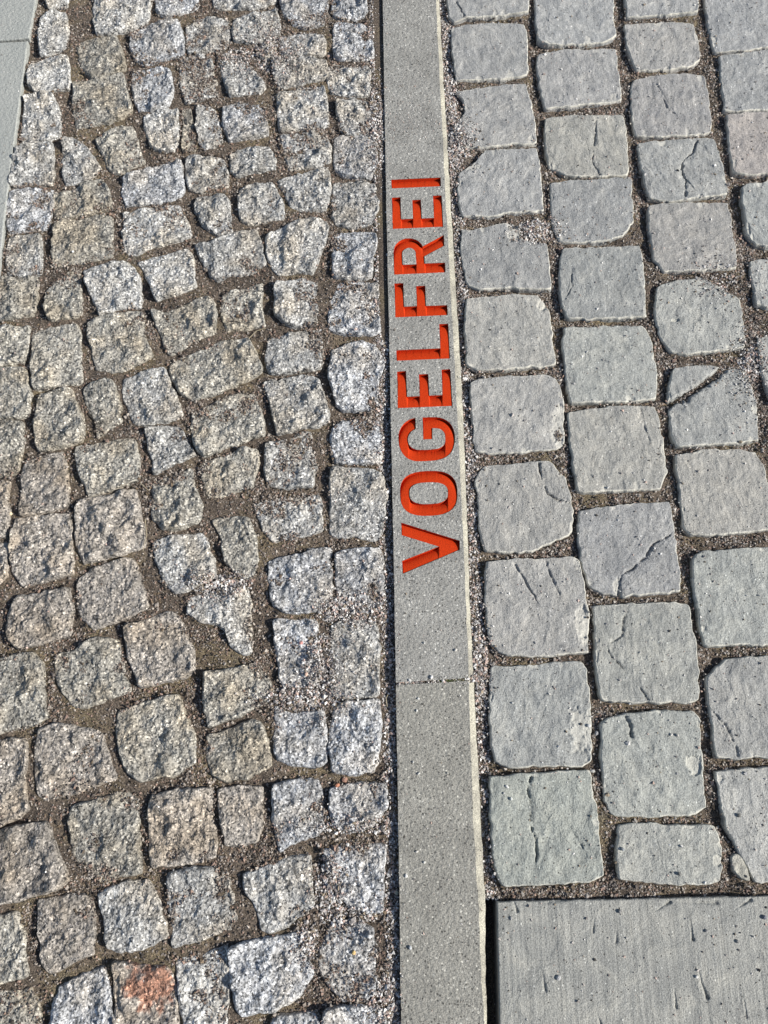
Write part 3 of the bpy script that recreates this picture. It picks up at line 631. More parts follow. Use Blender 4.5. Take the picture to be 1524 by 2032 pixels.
for (rank, an), lst in used.items():
    lst.sort(key=lambda t: cents[t[0]][1])
    for n, (k, look) in enumerate(lst):
        pre = ''
        if len(lst) == 2: pre = ['upper ', 'lower '][n]
        elif len(lst) > 2: pre = ['upper ', 'middle ', 'lower '][min(n, 2)]
        LAB[k] = '%s cobble, %s%s left of kerb, %s' % (look, pre, ORD[min(rank, 8)], an)
for k, (tone, q) in enumerate(COB):
    cx, cy = cents[k][:2]
    tr = random.Random(k + 400); br = tr.uniform(0.84, 1.1)
    t_ = tuple(v * br for v in TONE[tone][1])
    st = ()
    lab = LAB[k]
    if 1912 <= q[0][1] <= 1912 and q[0][0] == 222:
        st = [(300, 1958, 36, 44)]; lab = 'cobble with a rusty orange red patch near the photo bottom'
    sunk = 0.0012 if any(((cx - h[0]) / (h[2] + 30)) ** 2 + ((cy - h[1]) / (h[3] + 20)) ** 2 < 1 for h in HEAPS[:3]) else 0.0
    o = stone('granite_cobble', q, z0=tr.uniform(-0.0015, 0.0015) - sunk, rough=tr.uniform(0.0064, 0.0100), edge=tr.uniform(0.0035, 0.006), grow=0.0025, tens=0.18,
              facets=tr.uniform(0.0075, 0.0155), nth=128, nr=40, tint=t_, seed=k + 1, stains=st, wob=0.0022, tilt=0.035)
    tag(o, lab, 'cobblestone', 'granite cobbles left of the kerb')
for k, (tint, q, cracks, chips, look) in enumerate(SET):
    col = 'beside the kerb' if k < 11 else ('in the second column' if k < 22 else 'in the third column' if k < 33 else 'in the fourth column')
    rs = random.Random(k * 7 + 3); ch2 = list(chips)
    for _ in range(3):
        i_ = rs.randrange(len(q)); f_ = rs.random(); a_, b_ = q[i_], q[(i_ + 1) % len(q)]
        ch2.append((a_[0] * f_ + b_[0] * (1 - f_), a_[1] * f_ + b_[1] * (1 - f_), rs.uniform(4, 10), rs.uniform(4, 12), rs.uniform(.001, .002)))
    chips = ch2; vb = rs.uniform(.88, 1.08); tint = (tint[0] * vb, tint[1] * vb * .99, tint[2] * vb * 1.008)
    o = stone('stone_sett', q, z0=rs.uniform(-.0012, .0012), rough=0.0012, edge=0.0022, facets=0.0009, wear_rimlight=True, terr=0.0006, grow=0.0024, tens=0.12, nth=240, nr=70,
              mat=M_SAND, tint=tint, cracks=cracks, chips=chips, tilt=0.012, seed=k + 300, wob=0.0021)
    tag(o, look + ', ' + col, 'paving sett', 'smooth stone setts right of the kerb')
o = stone('stone_shard', [(1452,1700),(1465,1694),(1480,1715),(1489,1746),(1470,1742),(1457,1725)], z0=-0.001, rough=.002, edge=.002, facets=.003, nth=48, nr=14, mat=M_SAND, tint=(1.15,1.12,1), seed=900, wob=.001)
tag(o, 'small pale wedge of broken stone in the joint above the sawn slab', 'stone shard')

# ------------------------------------------------------------------ flat slabs with real edges
def slab(name, poly_px, z, mat, bev=0.0022, nseg=40, cuts=(), seed=0, wob=0.0012, tint=(1, 1, 1)):
    w_ = [P(x, y, z) for x, y in poly_px]
    pts = []
    for i in range(len(w_)):
        a = np.array(w_[i]); b = np.array(w_[(i + 1) % len(w_)])
        n = max(1, int(np.linalg.norm(b - a) / 0.006))
        for k in range(n): pts.append(a + (b - a) * k / n)
    pts = np.array(pts); n = len(pts)
    t = np.roll(pts, -1, 0) - np.roll(pts, 1, 0); t /= np.linalg.norm(t, axis=1)[:, None]
    area = 0.5 * np.sum(pts[:, 0] * np.roll(pts[:, 1], -1) - np.roll(pts[:, 0], -1) * pts[:, 1])
    s = 1 if area > 0 else -1
    nor = np.stack([t[:, 1], -t[:, 0]], 1) * s
    jit = wob * fbm(pts[:, 0], pts[:, 1], 0.03, 3, .6, seed)
    rings = []
    for off, dz in ((-bev, 0), (-bev * .35, -bev * .3), (0, -bev), (0.0, -0.05)):
        pp = pts + nor * (off + jit)[:, None]; rings.append(np.column_stack([pp, np.full(n, z + dz)]))
    V = np.vstack(rings); F = []
    bm_faces = []
    for r in range(3):
        for i in range(n):
            j = (i + 1) % n; bm_faces.append((r * n + i, (r + 1) * n + i, (r + 1) * n + j, r * n + j))
    loc = np.array([pts[:, 0].mean(), pts[:, 1].mean(), z - 0.05])
    me = bpy.data.meshes.new(name); me.from_pydata([tuple(v) for v in (V - loc)], [], [tuple(range(n))] + bm_faces); me.update()
    me.materials.append(mat); o = bpy.data.objects.new(name, me); sc.collection.objects.link(o); o.location = loc; o.color = tuple(tint) + (1,)
    hm_poly(w_, z); return o

o = slab('paving_slab', [(-200,-60),(84,-60),(71,0),(57,76),(-200,92)], 0.001, M_PALE, seed=1)
tag(o, 'smooth pale slab in the upper left corner, short piece above the thin joint', 'paving slab', 'smooth pale slabs at the left edge')
o = slab('paving_slab', [(-200,97),(55,81),(42,180),(20,335),(-4,548),(-14,640),(-200,640)], 0.001, M_PALE, seed=2)
tag(o, 'smooth pale slab at the left edge, long wedge below the thin joint', 'paving slab', 'smooth pale slabs at the left edge')

# big sawn slab: a gridded relief so that its gouges are real
def big_slab():
    z = 0.002
    q = [(986,1790),(1524,1778),(1760,1773),(1790,2300),(998,2300),(990,1980)]
    w_ = np.array([P(x, y, z) for x, y in q])
    gx = np.arange(w_[:, 0].min(), w_[:, 0].max(), 0.0022); gy = np.arange(w_[:, 1].min(), w_[:, 1].max() + .0022, 0.0022)
    # left edge and top edge lines
    A = np.array(P(986, 1790, z)); B = np.array(P(998, 2300, z)); C = np.array(P(1760, 1773, z)); D = np.array(P(1790, 2300, z))
    nu, nv = 420, 300
    u = np.linspace(0, 1, nu); v = np.linspace(0, 1, nv)
    U, V_ = np.meshgrid(u, v, indexing='ij')
    Xs = (1 - V_) * ((1 - U) * A[0] + U * C[0]) + V_ * ((1 - U) * B[0] + U * D[0])
    Ys = (1 - V_) * ((1 - U) * A[1] + U * C[1]) + V_ * ((1 - U) * B[1] + U * D[1])
    Ys = Ys + (V_ == 0) * 0.0016 * fbm(Xs, Ys, 0.02, 3, .6, 3) 
    Z = z + 0.0004 * fbm(Xs, Ys, .05, 3, .5, 1) + 0.0005 * fbm(Xs, Ys * .03, .01, 3, .6, 2)
    for pl, wd, dp in [([(1180,1815),(1177,1850)],.0016,.003),([(1224,1840),(1223,1870)],.002,.0035),([(1370,1830),(1375,1865)],.002,.004),
                       ([(1076,1925),(1082,1965)],.0022,.004),([(1386,1920),(1392,1950),(1404,1980)],.0022,.0045),([(1338,1960),(1342,2000)],.0018,.0035),
                       ([(1475,1975),(1482,2020)],.0016,.003),([(1018,1786),(1026,1808)],.002,.004),([(1300,1808),(1330,1790)],.002,.004),([(1458,1805),(1490,1786)],.002,.004),
                       ([(1185,2010),(1192,2032)],.0016,.003),([(1040,1785),(1080,1792),(1120,1785)],.003,.003),([(1340,1790),(1420,1792)],.003,.0035)]:
        wl = [P(x, y, z) for x, y in pl]; a0, a1 = np.array(wl[0]), np.array(wl[-1]); vv = a1 - a0; LL = float(vv @ vv)
        tt_ = np.clip(((Xs - a0[0]) * vv[0] + (Ys - a0[1]) * vv[1]) / LL, 0, 1)
        Z = Z - 0.9 * dp * (0.15 + tt_ ** 1.5 * 1.1) * np.exp(-((seg_dist(Xs, Ys, wl) + .0012 * fbm(Xs, Ys, .006, 2, .6, 7)) / (wd * (.4 + .7 * tt_))) ** 2)
    ed = np.minimum(np.hypot(Xs - ((1 - V_) * A[0] + V_ * B[0]), 0 * Xs), np.hypot(0, Ys - ((1 - U) * A[1] + U * C[1])))
    Z = Z - 0.002 * np.clip(1 - ed / 0.002, 0, 1) ** 2
    idx = np.arange(Xs.size).reshape(Xs.shape)
    V3 = np.stack([Xs, Ys, Z], -1).reshape(-1, 3)
    fq = np.stack([idx[:-1, :-1], idx[:-1, 1:], idx[1:, 1:], idx[1:, :-1]], -1).reshape(-1, 4)
    per = np.concatenate([idx[:, 0], idx[-1, 1:], idx[-2::-1, -1], idx[0, -2:0:-1]])
    low = V3[per].copy(); low[:, 2] = -0.06; nb = len(V3); V3 = np.vstack([V3, low])
    m = len(per); s_ = np.stack([per, np.roll(per, -1), nb + np.roll(np.arange(m), -1), nb + np.arange(m)], -1)
    o = new_mesh('paving_slab', V3, np.vstack([fq[:, ::-1], s_]), M_SLAB, False, None, (float(A[0]), float(A[1]), -0.06))
    o.color = (.86, .87, .84, 1)
    hm_poly([tuple(A), tuple(C), tuple(D), tuple(B)], z)
    tag(o, 'large sawn grey slab with fine upright lines in the lower right corner', 'paving slab')
big_slab()

# ------------------------------------------------------------------ kerb with the incised red lettering
z3 = lambda u, v: (760 + u / 5.08, 340 + v / 5.08)
z4 = lambda u, v: (760 + u / 4.839, 740 + v / 4.838)
def smooth_run(pts, flags, conv):
    # catmull through points whose flag is 0, corners (flag 1) stay sharp
    p = [np.array(conv(*a)) for a in pts]; n = len(p); out = []
    for i in range(n):
        j = (i + 1) % n
        if flags[i] and flags[j]: out.append(p[i]); continue
        p0 = p[i - 1] if not flags[i] else p[i]; p3 = p[(j + 1) % n] if not flags[j] else p[j]
        for k in range(5):
            t = k / 5; m1 = .5 * (p[j] - p0); m2 = .5 * (p3 - p[i])
            out.append((2*t**3-3*t**2+1)*p[i]+(t**3-2*t**2+t)*m1+(-2*t**3+3*t**2)*p[j]+(t**3-t**2)*m2)
    return [tuple(a) for a in out]
def sup(cx, cy, rx, ry, ex, rot):
    r = []
    for k in range(72):
        a = 2 * math.pi * k / 72; c, s = math.cos(a), math.sin(a)
        x = rx * math.copysign(abs(c) ** (2 / ex), c); y = ry * math.copysign(abs(s) ** (2 / ex), s)
        r.append((cx + x * math.cos(rot) - y * math.sin(rot), cy + x * math.sin(rot) + y * math.cos(rot)))
    return r
c3 = lambda L: [z3(*a) for a in L]
LET = []
LET.append(('V', [[(796,1037),(912.5,1073),(912.5,1091),(799,1139),(798,1113),(870.5,1084.5),(797,1062)]]))
LET.append(('O', [sup(850.8,979,57,44.5,2.7,-.035), sup(850.8,978.6,38,21.5,2.7,-.035)]))
gp = [(312,430,1),(316,535,1),(265,572,0),(240,630,0),(256,695,0),(310,733,0),(400,738,0),(480,733,0),(550,718,0),(590,680,0),(598,630,0),(585,570,0),(540,535,0),(475,530,1),
      (475,635,1),(387,638,1),(380,427,1),(460,424,0),(540,428,0),(610,455,0),(660,505,0),(688,580,0),(688,670,0),(660,755,0),(605,808,0),(530,835,0),(420,846,0),(300,845,0),(220,808,0),(167,735,0),(148,640,0),(158,560,0),(195,492,0),(250,450,0)]
LET.append(('G', [smooth_run([a[:2] for a in gp], [a[2] for a in gp], z4)]))
LET.append(('E', [[(788,737.3),(805.8,736),(808,787),(832.9,785.9),(831.3,742.8),(849.7,742),(852,784.8),(878,784),(876.2,733.3),(893.8,732.3),(897.8,805.5),(789.3,809.8)]]))
LET.append(('L', [c3([(135,1803),(578,1783),(567,1538),(658,1535),(676,1886),(137,1909)])]))
LET.append(('F', [c3([(115,1130),(205,1126),(213,1363),(341,1357),(334,1156),(426,1152),(434,1355),(648,1348),(654,1448),(124,1472)])]))
rp = [(112,1041,1),(107,880,0),(107,810,0),(128,740,0),(185,690,0),(262,674,0),(335,690,0),(380,725,0),(400,755,1),(615,640,1),(619,749,1),(418,857,1),(420,928,1),(626,920,1),(631,1018,1)]
rc = [(200,940,1),(195,850,0),(205,800,0),(262,770,0),(318,795,0),(330,850,0),(336,936,1)]
LET.append(('R', [smooth_run([a[:2] for a in rp], [a[2] for a in rp], z3), smooth_run([a[:2] for a in rc], [a[2] for a in rc], z3)]))
LET.append(('E', [c3([(90,264),(177,260),(184,481),(302,477),(295,288),(382,285),(391,474),(513,469),(504,245),(592,242),(608,558),(97,580)])]))
LET.append(('I', [c3([(84,83),(582,61),(585,150),(86,172)])]))

def area2(p): return sum(p[i][0] * p[(i + 1) % len(p)][1] - p[(i + 1) % len(p)][0] * p[i][1] for i in range(len(p)))
def kerb(y0l, y0r, y1l, y1r, letters, label, seed):
    ys = np.linspace(0, 1, 90)
    def edge(tab, ya, yb, jit):
        r = []
        for s in ys:
            y = ya + (yb - ya) * s
            x = ix(tab, y); X_, Y_ = P(x, y, KZ)
            X_ += jit * float(fbm(np.array([X_ * 0]), np.array([Y_]), 0.02, 4, .6, seed)[0])
            r.append((X_, Y_))
        return r
    L = edge(LEFT, y0l, y1l, 0.0008); Rt = edge(TOPR, y0r, y1r, 0.0022); Ro = edge(OUTR, y0r, y1r, 0.0020)
    outer = L + Rt[::-1]
    th = 0.0012
    cu = bpy.data.curves.new('k', 'CURVE'); cu.dimensions = '2D'; cu.fill_mode = 'BOTH'; cu.extrude = th / 2
    loops = [outer] + [[P(x, y, KZ) for x, y in lp] for _, ls in letters for lp in ls]
    for lp in loops:
        s = cu.splines.new('POLY'); s.points.add(len(lp) - 1)
        for i, (x, y) in enumerate(lp): s.points[i].co = (x, y, 0, 1)
        s.use_cyclic_u = True
    ob = bpy.data.objects.new('k', cu); sc.collection.objects.link(ob)
    dg = bpy.context.evaluated_depsgraph_get(); dg.update()
    me = bpy.data.meshes.new_from_object(ob.evaluated_get(dg)); bpy.data.objects.remove(ob)
    V = [(v.co.x, v.co.y, v.co.z + KZ - th / 2) for v in me.vertices]; Fc = [tuple(p.vertices) for p in me.polygons]
    bpy.data.meshes.remove(me)
    # body below: left side, two end faces, right lower side under the chamfer
    def wall(line, zt, zb):
        b = len(V)
        for x, y in line: V.append((x, y, zt)); V.append((x, y, zb))
        for i in range(len(line) - 1): Fc.append((b + 2*i, b + 2*i + 1, b + 2*i + 3, b + 2*i + 2))
    wall(L, KZ - th, -0.07)
    wall([L[0], Rt[0], Ro[0]], KZ - 0.0055, -0.07); wall([L[-1], Rt[-1], Ro[-1]], KZ - 0.0055, -0.07)
    wall([L[0], Rt[0]], KZ - th, KZ - 0.0055); wall([L[-1], Rt[-1]], KZ - th, KZ - 0.0055)
    wall(Ro, KZ - 0.0075, -0.07)
    cxm = sum(p[0] for p in outer) / len(outer); cym = sum(p[1] for p in outer) / len(outer)
    loc = (cxm, cym, -0.07)
    me = bpy.data.meshes.new('kerb_stone'); me.from_pydata([(x - loc[0], y - loc[1], z - loc[2]) for x, y, z in V], [], Fc); me.update()
    me.materials.append(M_CONC); k = bpy.data.objects.new('kerb_stone', me); sc.collection.objects.link(k); k.location = loc
    k.color = (1, 1, 1, 1) if letters else (.93, .92, .885, 1)
    tag(k, label, 'kerb stone', 'long concrete kerb stones')
    # chamfer: rounded rough cream arris, a part of its own
    rows = []
    for t in np.linspace(0, 1, 7):
        a = t * math.pi / 2
        rows.append([((1 - t) * a_[0] + t * b_[0], (1 - t) * a_[1] + t * b_[1]) for a_, b_ in zip(Rt, Ro)])
    n = len(Rt); VV = []
    for r, t in zip(rows, np.linspace(0, 1, 7)):
        arr = np.array(r); zz = KZ - 0.0003 - 0.0072 * t ** 1.25 + 0.0010 * fbm(arr[:, 0], arr[:, 1], .008, 3, .6, seed) * (t > 0)
        VV.append(np.column_stack([arr, zz]))
    VV = np.vstack(VV); id_ = np.arange(7 * n).reshape(7, n)
    fq = np.stack([id_[:-1, :-1], id_[1:, :-1], id_[1:, 1:], id_[:-1, 1:]], -1).reshape(-1, 4)
    VV = VV - np.array(loc)
    e = new_mesh('chamfered_edge', VV, fq, M_EDGE, True, k)
    hm_poly(L + Ro[::-1], KZ)
    # letters: dished red floors seen through the cut outlines
    for ch, ls in letters:
        W = [[P(x, y, KZ) for x, y in lp] for lp in ls]
        a = np.array(W[0]); pad = 0.0014; st = 0.0008
        gx = np.arange(a[:, 0].min() - pad, a[:, 0].max() + pad, st); gy = np.arange(a[:, 1].min() - pad, a[:, 1].max() + pad, st)
        Xg, Yg = np.meshgrid(gx, gy, indexing='ij')
        W_ = W; ins = inside(Xg, Yg, W[0]); dd = seg_dist(Xg, Yg, W[0], True)
        for h in W[1:]: ins &= ~inside(Xg, Yg, h); dd = np.minimum(dd, seg_dist(Xg, Yg, h, True))
        up = np.zeros(Xg.shape)                       # distance up the letter floor to the upper lip
        run = np.zeros(Xg.shape[0])
        for jj_ in range(Xg.shape[1] - 1, -1, -1):
            run = np.where(ins[:, jj_], run + st, 0.0); up[:, jj_] = run
        for _ in range(2):
            up[1:-1] = (up[:-2] + 2 * up[1:-1] + up[2:]) / 4
        keep = ins | (dd < pad)
        Zg = KZ - 0.0012 - LDEP * np.exp(-(up / LLAM) ** 0.95) * ins - LDEP * (~ins) * 0.9
        ids = -np.ones(Xg.shape, int); kk = ins | (dd < st * 1.5); ids[kk] = np.arange(kk.sum())
        V3 = np.column_stack([Xg[kk], Yg[kk], Zg[kk]])
        q = np.stack([ids[:-1, :-1], ids[1:, :-1], ids[1:, 1:], ids[:-1, 1:]], -1).reshape(-1, 4); q = q[(q >= 0).all(1)]
        for lp_ in W:                                  # upright painted sides of the cut
            m_ = len(lp_); b_ = len(V3); l2 = np.array(lp_)
            V3 = np.vstack([V3, np.column_stack([l2, np.full(m_, KZ - .0004)]), np.column_stack([l2, np.full(m_, KZ - .0012 - LDEP)])])
            i_ = np.arange(m_); n_ = np.roll(i_, -1)
            q = np.vstack([q, np.stack([b_ + i_, b_ + n_, b_ + m_ + n_, b_ + m_ + i_], -1)])
        c = V3.mean(0); 
        o = new_mesh('letter', V3 - np.array(loc), q, M_RED, False, k)
        o['label'] = 'incised red letter %s' % ch
        HM_let.append(W[0])
    return k
LDEP = 0.0105; LLAM = 0.0085
HM_let = []
kerb(-60, -60, 1354, 1345, LET, 'long grey concrete kerb stone incised with red letters VOGELFREI', 1)
kerb(1360, 1351, 2100, 2100, [], 'plain grey concrete kerb stone below the mossy joint', 2)

# ------------------------------------------------------------------ grit
OCT = np.array([[1,0,0],[-1,0,0],[0,1,0],[0,-1,0],[0,0,1],[0,0,-1]], float)
OF = np.array([[0,2,4],[2,1,4],[1,3,4],[3,0,4],[2,0,5],[1,2,5],[3,1,5],[0,3,5]])
def rotm(n, r):
    q = r.normal(size=(n, 4)); q /= np.linalg.norm(q, axis=1)[:, None]
    w_, x, y, z = q.T
    return np.stack([np.stack([1-2*(y*y+z*z),2*(x*y-z*w_),2*(x*z+y*w_)],-1),np.stack([2*(x*y+z*w_),1-2*(x*x+z*z),2*(y*z-x*w_)],-1),np.stack([2*(x*z-y*w_),2*(y*z+x*w_),1-2*(x*x+y*y)],-1)],1)
def grit(name, x, y, z, s, col, label):
    n = len(x); r = rng
    sh = OCT[None] * r.uniform(.6, 1.25, (n, 6, 1)) + r.normal(0, .18, (n, 6, 3))
    sh = sh * r.uniform(.6, 1.15, (n, 1, 3))
    v = np.einsum('nij,nkj->nki', rotm(n, r), sh) * s[:, None, None]
    v[..., 2] *= 0.8
    v += np.stack([x, y, z], -1)[:, None]
    f = (OF[None] + 6 * np.arange(n)[:, None, None]).reshape(-1, 3)
    o = new_mesh(name, v.reshape(-1, 3), f, M_GRIT, False)
    at = o.data.color_attributes.new('col', 'FLOAT_COLOR', 'POINT')
    c = np.ones((n, 6, 4)); c[..., :3] = col[:, None]
    at.data.foreach_set('color', c.astype(np.float32).ravel())
    if label: tag(o, label, None, None, 'stuff')
    return o
PAL = np.array([[.38,.35,.33],[.2,.18,.17],[.58,.56,.54],[.8,.78,.75],[.06,.055,.05],[.44,.33,.28],[.27,.22,.16],[.55,.42,.37],[.13,.105,.08]])
PW = np.array([.18,.16,.16,.12,.08,.09,.07,.07,.07]); PW /= PW.sum()
NC = 1700000
gxr = rng.uniform(-1.0, 1.0, NC); gyr = rng.uniform(-0.42, 1.92, NC)
px, py = to_px(gxr, gyr, 0)
inf = (px > -40) & (px < 1564) & (py > -40) & (py < 2080)
gxr, gyr, px, py = gxr[inf], gyr[inf], px[inf], py[inf]
hz = hm_get(gxr, gyr)
clump = fbm(gxr, gyr, 0.05, 3, .6, 9)
joint = hz < -0.0045
kj = (px > ix(LEFT, py)) & (px < ix(OUTR, py)) & (np.abs(py - (1357 - (px - 785) * .06)) < 7); hz = np.where(kj, KZ - .0035, hz); joint &= ~kj
prob = np.where(joint, 0.12 + 0.36 * np.clip(clump * 2.4 + .12, 0, 1), 0.0)
heap = np.zeros(len(px))
for cx, cy, rx, ry, a in HEAPS: heap = np.maximum(heap, np.minimum(a, 1) * np.exp(-(((px - cx) / (rx * 1.15)) ** 2 + ((py - cy) / (ry * 1.15)) ** 2) * 1.3))
kl = ix(LEFT, py); ko = ix(OUTR, py)
side = np.exp(-((px - kl + 14) / 14.) ** 2) * (px < kl) + .9 * np.exp(-((px - ko - 12) / 14.) ** 2) * (px > ko)
prob = np.where(joint & (px > 930), prob * 1.5, prob)
prob = np.where(joint, np.maximum(prob, .75 * side + .85 * heap), prob)
onk = (px > kl) & (px < ko)
prob = np.where(~joint, 0.85 * heap ** 1.0 * (~onk) + 0.022 * np.exp(-((px - kl + 70) / 90.) ** 2) * (px < kl) + 0.0022 + 0.003 * (px > 930) + 0.002 * (px < 780), prob)
prob = np.where(onk, 0.010 + 0.13 * np.exp(-(((px - 800) / 55) ** 2 + ((py - 245) / 55) ** 2)) + .9 * (np.abs(py - (1357 - (px - 785) * .06)) < 6 + 5 * clump) + .05*np.exp(-((px-kl)/10)**2), prob)
gap = (px > ko) & (px < 990) & (py > 1792)
prob = np.where(gap, 0, prob)
for W in HM_let: prob = np.where(inside(gxr, gyr, W), prob * 0.0, prob)
ok = rng.random(len(px)) < prob
gx_, gy_, gz_, hp, pk, jj, sdd = gxr[ok], gyr[ok], hz[ok], heap[ok], onk[ok], joint[ok], side[ok]; kj2 = kj[ok]
n = len(gx_)
s = rng.lognormal(math.log(0.00185), .36, n); s = np.where(pk, s * np.where(kj2, .95, .5), s); s = np.where(~jj & ~pk, s * np.where(gx_ > .09, .85, .62 + .45 * hp), s); s = np.minimum(s, .0042)
s = s * np.where(jj, 1 + .35 * hp, 1)
col = PAL[rng.choice(len(PAL), n, p=PW)] * rng.uniform(.75, 1.25, (n, 1))
brown = (jj & (hp < .3) & (sdd < .35)); col[brown] = col[brown] * np.array([.56, .51, .46])
rg = brown & (gx_ > 0.09); col[rg] *= np.array([1.1, 1.14, 1.18])
zz = gz_ + s * .35 + (rng.random(n) ** 2) * hp * .003
# sink the grains lying in the joint between the two kerb stones
grit('loose_grit', gx_, gy_, zz, s, col, 'fine grey, white and pinkish grit lying in the joints and over the stones')


# moss in the kerb joint
mr = np.random.default_rng(5)
mx = []; 
for cx, cy, rx, ry, c in ((892,1352,12,4,420),(918,1349,8,3,110),(822,1358,16,3,120),(1000,150,1,1,0)):
    for _ in range(c):
        a, b = P(cx + mr.normal(0, rx * .6), cy + mr.normal(0, ry * .6), 0); mx.append((a, b))
mx = np.array(mx); s = mr.uniform(.0006, .0015, len(mx))
o = grit('moss', mx[:, 0], mx[:, 1], KZ - .003 + mr.uniform(-.002, .002, len(mx)), s, np.tile(np.array([[.07, .09, .02]]), (len(mx), 1)) * mr.uniform(.5, 1.5, (len(mx), 1)), 'green moss growing in the joint between the two kerb stones')

# ------------------------------------------------------------------ single pebbles worth pointing at
PEB = [ # px, py, size mm, colour, label
(830,1386,4.2,(.62,.62,.6),'pale pebble on the kerb just under the mossy joint, the upper of two'),
(827,1410,4.2,(.62,.62,.6),'pale pebble on the kerb just under the mossy joint, the lower of two'),
(842,1276,4.5,(.5,.5,.48),'grey pebble on the kerb above the mossy joint, near the kerb left side'),
(904,1290,5.0,(.58,.56,.52),'pale pebble on the kerb above the mossy joint, near the cream edge'),
(820,1512,4.0,(.5,.5,.48),'grey pebble on the plain kerb, beside the end of the cobble gap'),
(831,1535,4.5,(.58,.58,.55),'pale pebble on the plain kerb, below a similar grey one'),
(888,1534,3.6,(.36,.36,.33),'small dark pebble on the middle of the plain kerb'),
(827,1690,4.5,(.62,.6,.56),'pale pebble on the plain kerb level with the bottom setts'),
(842,1711,4.0,(.75,.74,.7),'small white pebble on the plain kerb level with the bottom setts'),
(806,1738,5.0,(.6,.6,.58),'pale pebble at the left side of the plain kerb'),
(814,1880,6.0,(.5,.52,.54),'large grey pebble at the left side of the kerb bottom'),
(787,1772,6.5,(.52,.5,.38),'yellowish pebble in the gap left of the kerb'),
(783,2000,6.5,(.55,.36,.3),'pink pebble in the gap left of the kerb bottom'),
(702,1890,6.0,(.66,.47,.2),'yellow pebble lying on a cobble beside the kerb'),
(733,1858,6.5,(.78,.77,.74),'white pebble lying on a cobble beside the kerb'),
(684,1547,10,(.34,.2,.15),'reddish brown stone chip in the joint left of the kerb'),
(670,1558,8,(.5,.22,.13),'orange stone chip beside a reddish brown one'),
(598,1276,5.5,(.62,.3,.27),'red pebble on a cobble under the grit heap'),
(608,1338,6,(.6,.42,.33),'salmon pink pebble at the foot of a cobble in the grit'),
(648,1330,5,(.75,.72,.68),'white pebble in the gritty joint between two cobbles'),
(690,1676,6,(.7,.68,.64),'white pebble above the large blue grey cobble'),
(632,1678,6,(.5,.46,.42),'tan pebble in the joint beside the large blue grey cobble'),
(612,1850,5.5,(.66,.6,.52),'cream pebble in the grit left of the kerb'),
(622,1856,5,(.7,.66,.62),'whitish pebble next to a cream one in the grit'),
(1090,1377,4.2,(.6,.58,.54),'pale pebble on the sett with the shell shaped flake'),
(1017,1395,3.8,(.62,.62,.6),'small pale pebble left on the sett with the shell shaped flake'),
(1006,1561,5.0,(.66,.66,.64),'pale pebble on the greenish cracked sett, the highest of three'),
(1014,1585,5.5,(.6,.62,.6),'pale pebble on the greenish cracked sett, the lowest of three'),
(1000,1574,4.0,(.5,.5,.48),'grey pebble on the greenish cracked sett, between two paler ones'),
(1332,1458,5.0,(.6,.58,.54),'pale pebble on the sett with the hook shaped gouge'),
(1344,1459,5.0,(.5,.48,.44),'tan pebble beside a paler one on the gouged sett'),
(1168,1440,6.5,(.62,.62,.6),'round pale pebble at the shell flaked sett right side'),
(1183,1455,7.5,(.34,.34,.34),'large grey pebble in the joint right of the shell flaked sett'),
(1175,1530,7,(.38,.38,.36),'large grey pebble in the joint above the greenish cracked sett'),
(1014,1822,5.0,(.3,.3,.3),'dark pebble near the upper left corner of the sawn slab'),
(1229,1808,6.0,(.2,.2,.2),'black pebble near the top of the sawn slab'),
(1401,1847,5.5,(.22,.22,.22),'black pebble right of a gouge on the sawn slab'),
(1463,1868,5.5,(.26,.26,.25),'dark pebble on the right of the sawn slab'),
(1516,1820,7,(.16,.17,.2),'black pebble at the photo edge on the sawn slab'),
(1108,1940,7,(.4,.4,.4),'flat grey pebble beside the long gouge of the sawn slab'),
(1382,1938,5,(.66,.65,.62),'white pebble on the middle of the sawn slab'),
(1466,1618,7,(.16,.16,.15),'black pebble on the sett with the slanting left side'),
(1348,1734,5.5,(.18,.18,.17),'black pebble on the short wide sett'),
(1235,1685,6,(.25,.27,.28),'dark pebble at the left end of the short wide sett'),
(145,500,5.5,(.85,.85,.83),'white crystal pebble on a buff cobble, level with the letter R'),
(22,1020,6.5,(.7,.6,.42),'cream pebble in the joint at the photo left edge'),
(813,1350,5,(.6,.6,.58),'pale pebble in the mossy kerb joint'),
(856,1344,6,(.72,.7,.68),'white pebble in the mossy kerb joint'),
]
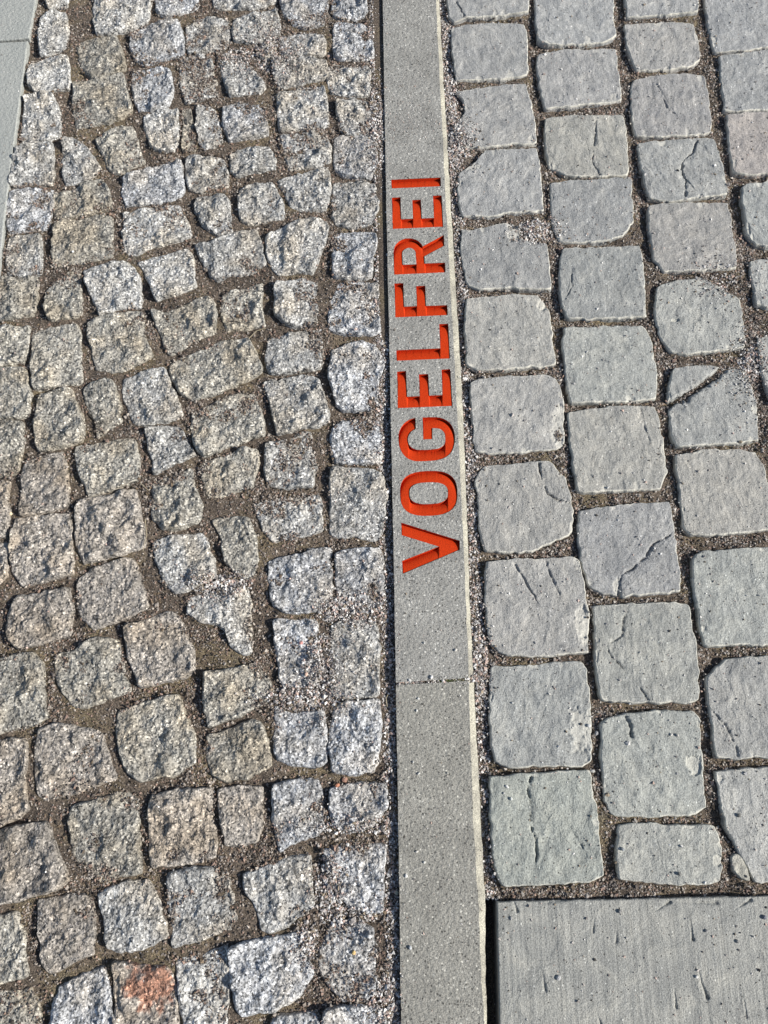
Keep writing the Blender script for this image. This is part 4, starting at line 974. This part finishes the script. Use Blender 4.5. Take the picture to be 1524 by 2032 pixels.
for k, (x, y, mm, c, lab) in enumerate(PEB):
    r = random.Random(k + 50); s = mm * .00052
    zt = float(hm_get(*[np.array([v]) for v in P(x, y, 0)])[0]); X_, Y_ = P(x, y, zt)
    # icosphere-like pebble from a jittered lat-long grid
    V = []; nu, nv = 12, 7
    ph = r.uniform(0, 6.28); e1, e2, e3 = r.uniform(.85, 1.3), r.uniform(.75, 1.05), r.uniform(.6, .85)
    for j in range(1, nv):
        la = math.pi * j / nv
        for i in range(nu):
            lo = 2 * math.pi * i / nu; q = 1 + r.uniform(-.13, .13)
            a, b, d = math.sin(la) * math.cos(lo) * e1 * q, math.sin(la) * math.sin(lo) * e2 * q, math.cos(la) * e3 * q
            V.append(((a * math.cos(ph) - b * math.sin(ph)) * s, (a * math.sin(ph) + b * math.cos(ph)) * s, (d + e3 * .75) * s))
    V.append((0, 0, s * e3 * 1.75)); V.append((0, 0, -s * e3 * .25))
    Fc = []
    for j in range(nv - 2):
        for i in range(nu):
            i2 = (i + 1) % nu; Fc.append((j * nu + i, (j + 1) * nu + i, (j + 1) * nu + i2, j * nu + i2))
    for i in range(nu): Fc.append((len(V) - 2, i, (i + 1) % nu)); Fc.append((len(V) - 1, (nv - 2) * nu + (i + 1) % nu, (nv - 2) * nu + i))
    me = bpy.data.meshes.new('pebble'); me.from_pydata(V, [], Fc); me.update(); me.materials.append(M_GRIT)
    at = me.color_attributes.new('col', 'FLOAT_COLOR', 'POINT'); at.data.foreach_set('color', np.tile(np.array(c + (1,), np.float32), len(V)))
    o = bpy.data.objects.new('pebble', me); sc.collection.objects.link(o); o.location = (X_, Y_, zt)
    tag(o, lab, 'pebble', 'loose pebbles lying on the paving')

# dry stems
STEMS = [([(494,672),(510,658),(528,652)],.0009,'thin curved dry stem in the joint between two cobbles, level with the letter L'),
         ([(1012,1018),(1030,1000),(1042,990)],0,''),
         ([(278,958),(288,968),(296,974)],.001,'short pale straw in the joint between buff cobbles, level with the letter O'),
         ([(288,1030),(292,1062),(284,1095)],.001,'pale reddish straw hanging in the joint, level with the letter V'),
         ([(768,1402),(766,1386),(770,1378)],.0009,'thin pale stem in the gap left of the kerb by the mossy joint')]
for pl, r_, lab in STEMS:
    if not r_: continue
    cu = bpy.data.curves.new('s', 'CURVE'); cu.dimensions = '3D'; cu.bevel_depth = r_; cu.bevel_resolution = 2
    sp = cu.splines.new('POLY'); pts = []
    for i in range(len(pl) - 1):
        for k in range(4):
            t = k / 4; pts.append((pl[i][0] * (1 - t) + pl[i + 1][0] * t, pl[i][1] * (1 - t) + pl[i + 1][1] * t))
    pts.append(pl[-1]); sp.points.add(len(pts) - 1)
    for i, (a, b) in enumerate(pts):
        X_, Y_ = P(a, b, 0); sp.points[i].co = (X_, Y_, 0.001 + .002 * math.sin(3.14 * i / len(pts)), 1); sp.points[i].radius = 1 - .5 * i / len(pts)
    ob = bpy.data.objects.new('s', cu); sc.collection.objects.link(ob)
    dg = bpy.context.evaluated_depsgraph_get(); dg.update(); me = bpy.data.meshes.new_from_object(ob.evaluated_get(dg)); bpy.data.objects.remove(ob)
    me.materials.clear(); me.materials.append(M_STRAW); me.name = 'dry_stem'
    o = bpy.data.objects.new('dry_stem', me); sc.collection.objects.link(o); tag(o, lab, 'dry stem', 'dry stems caught in the joints')
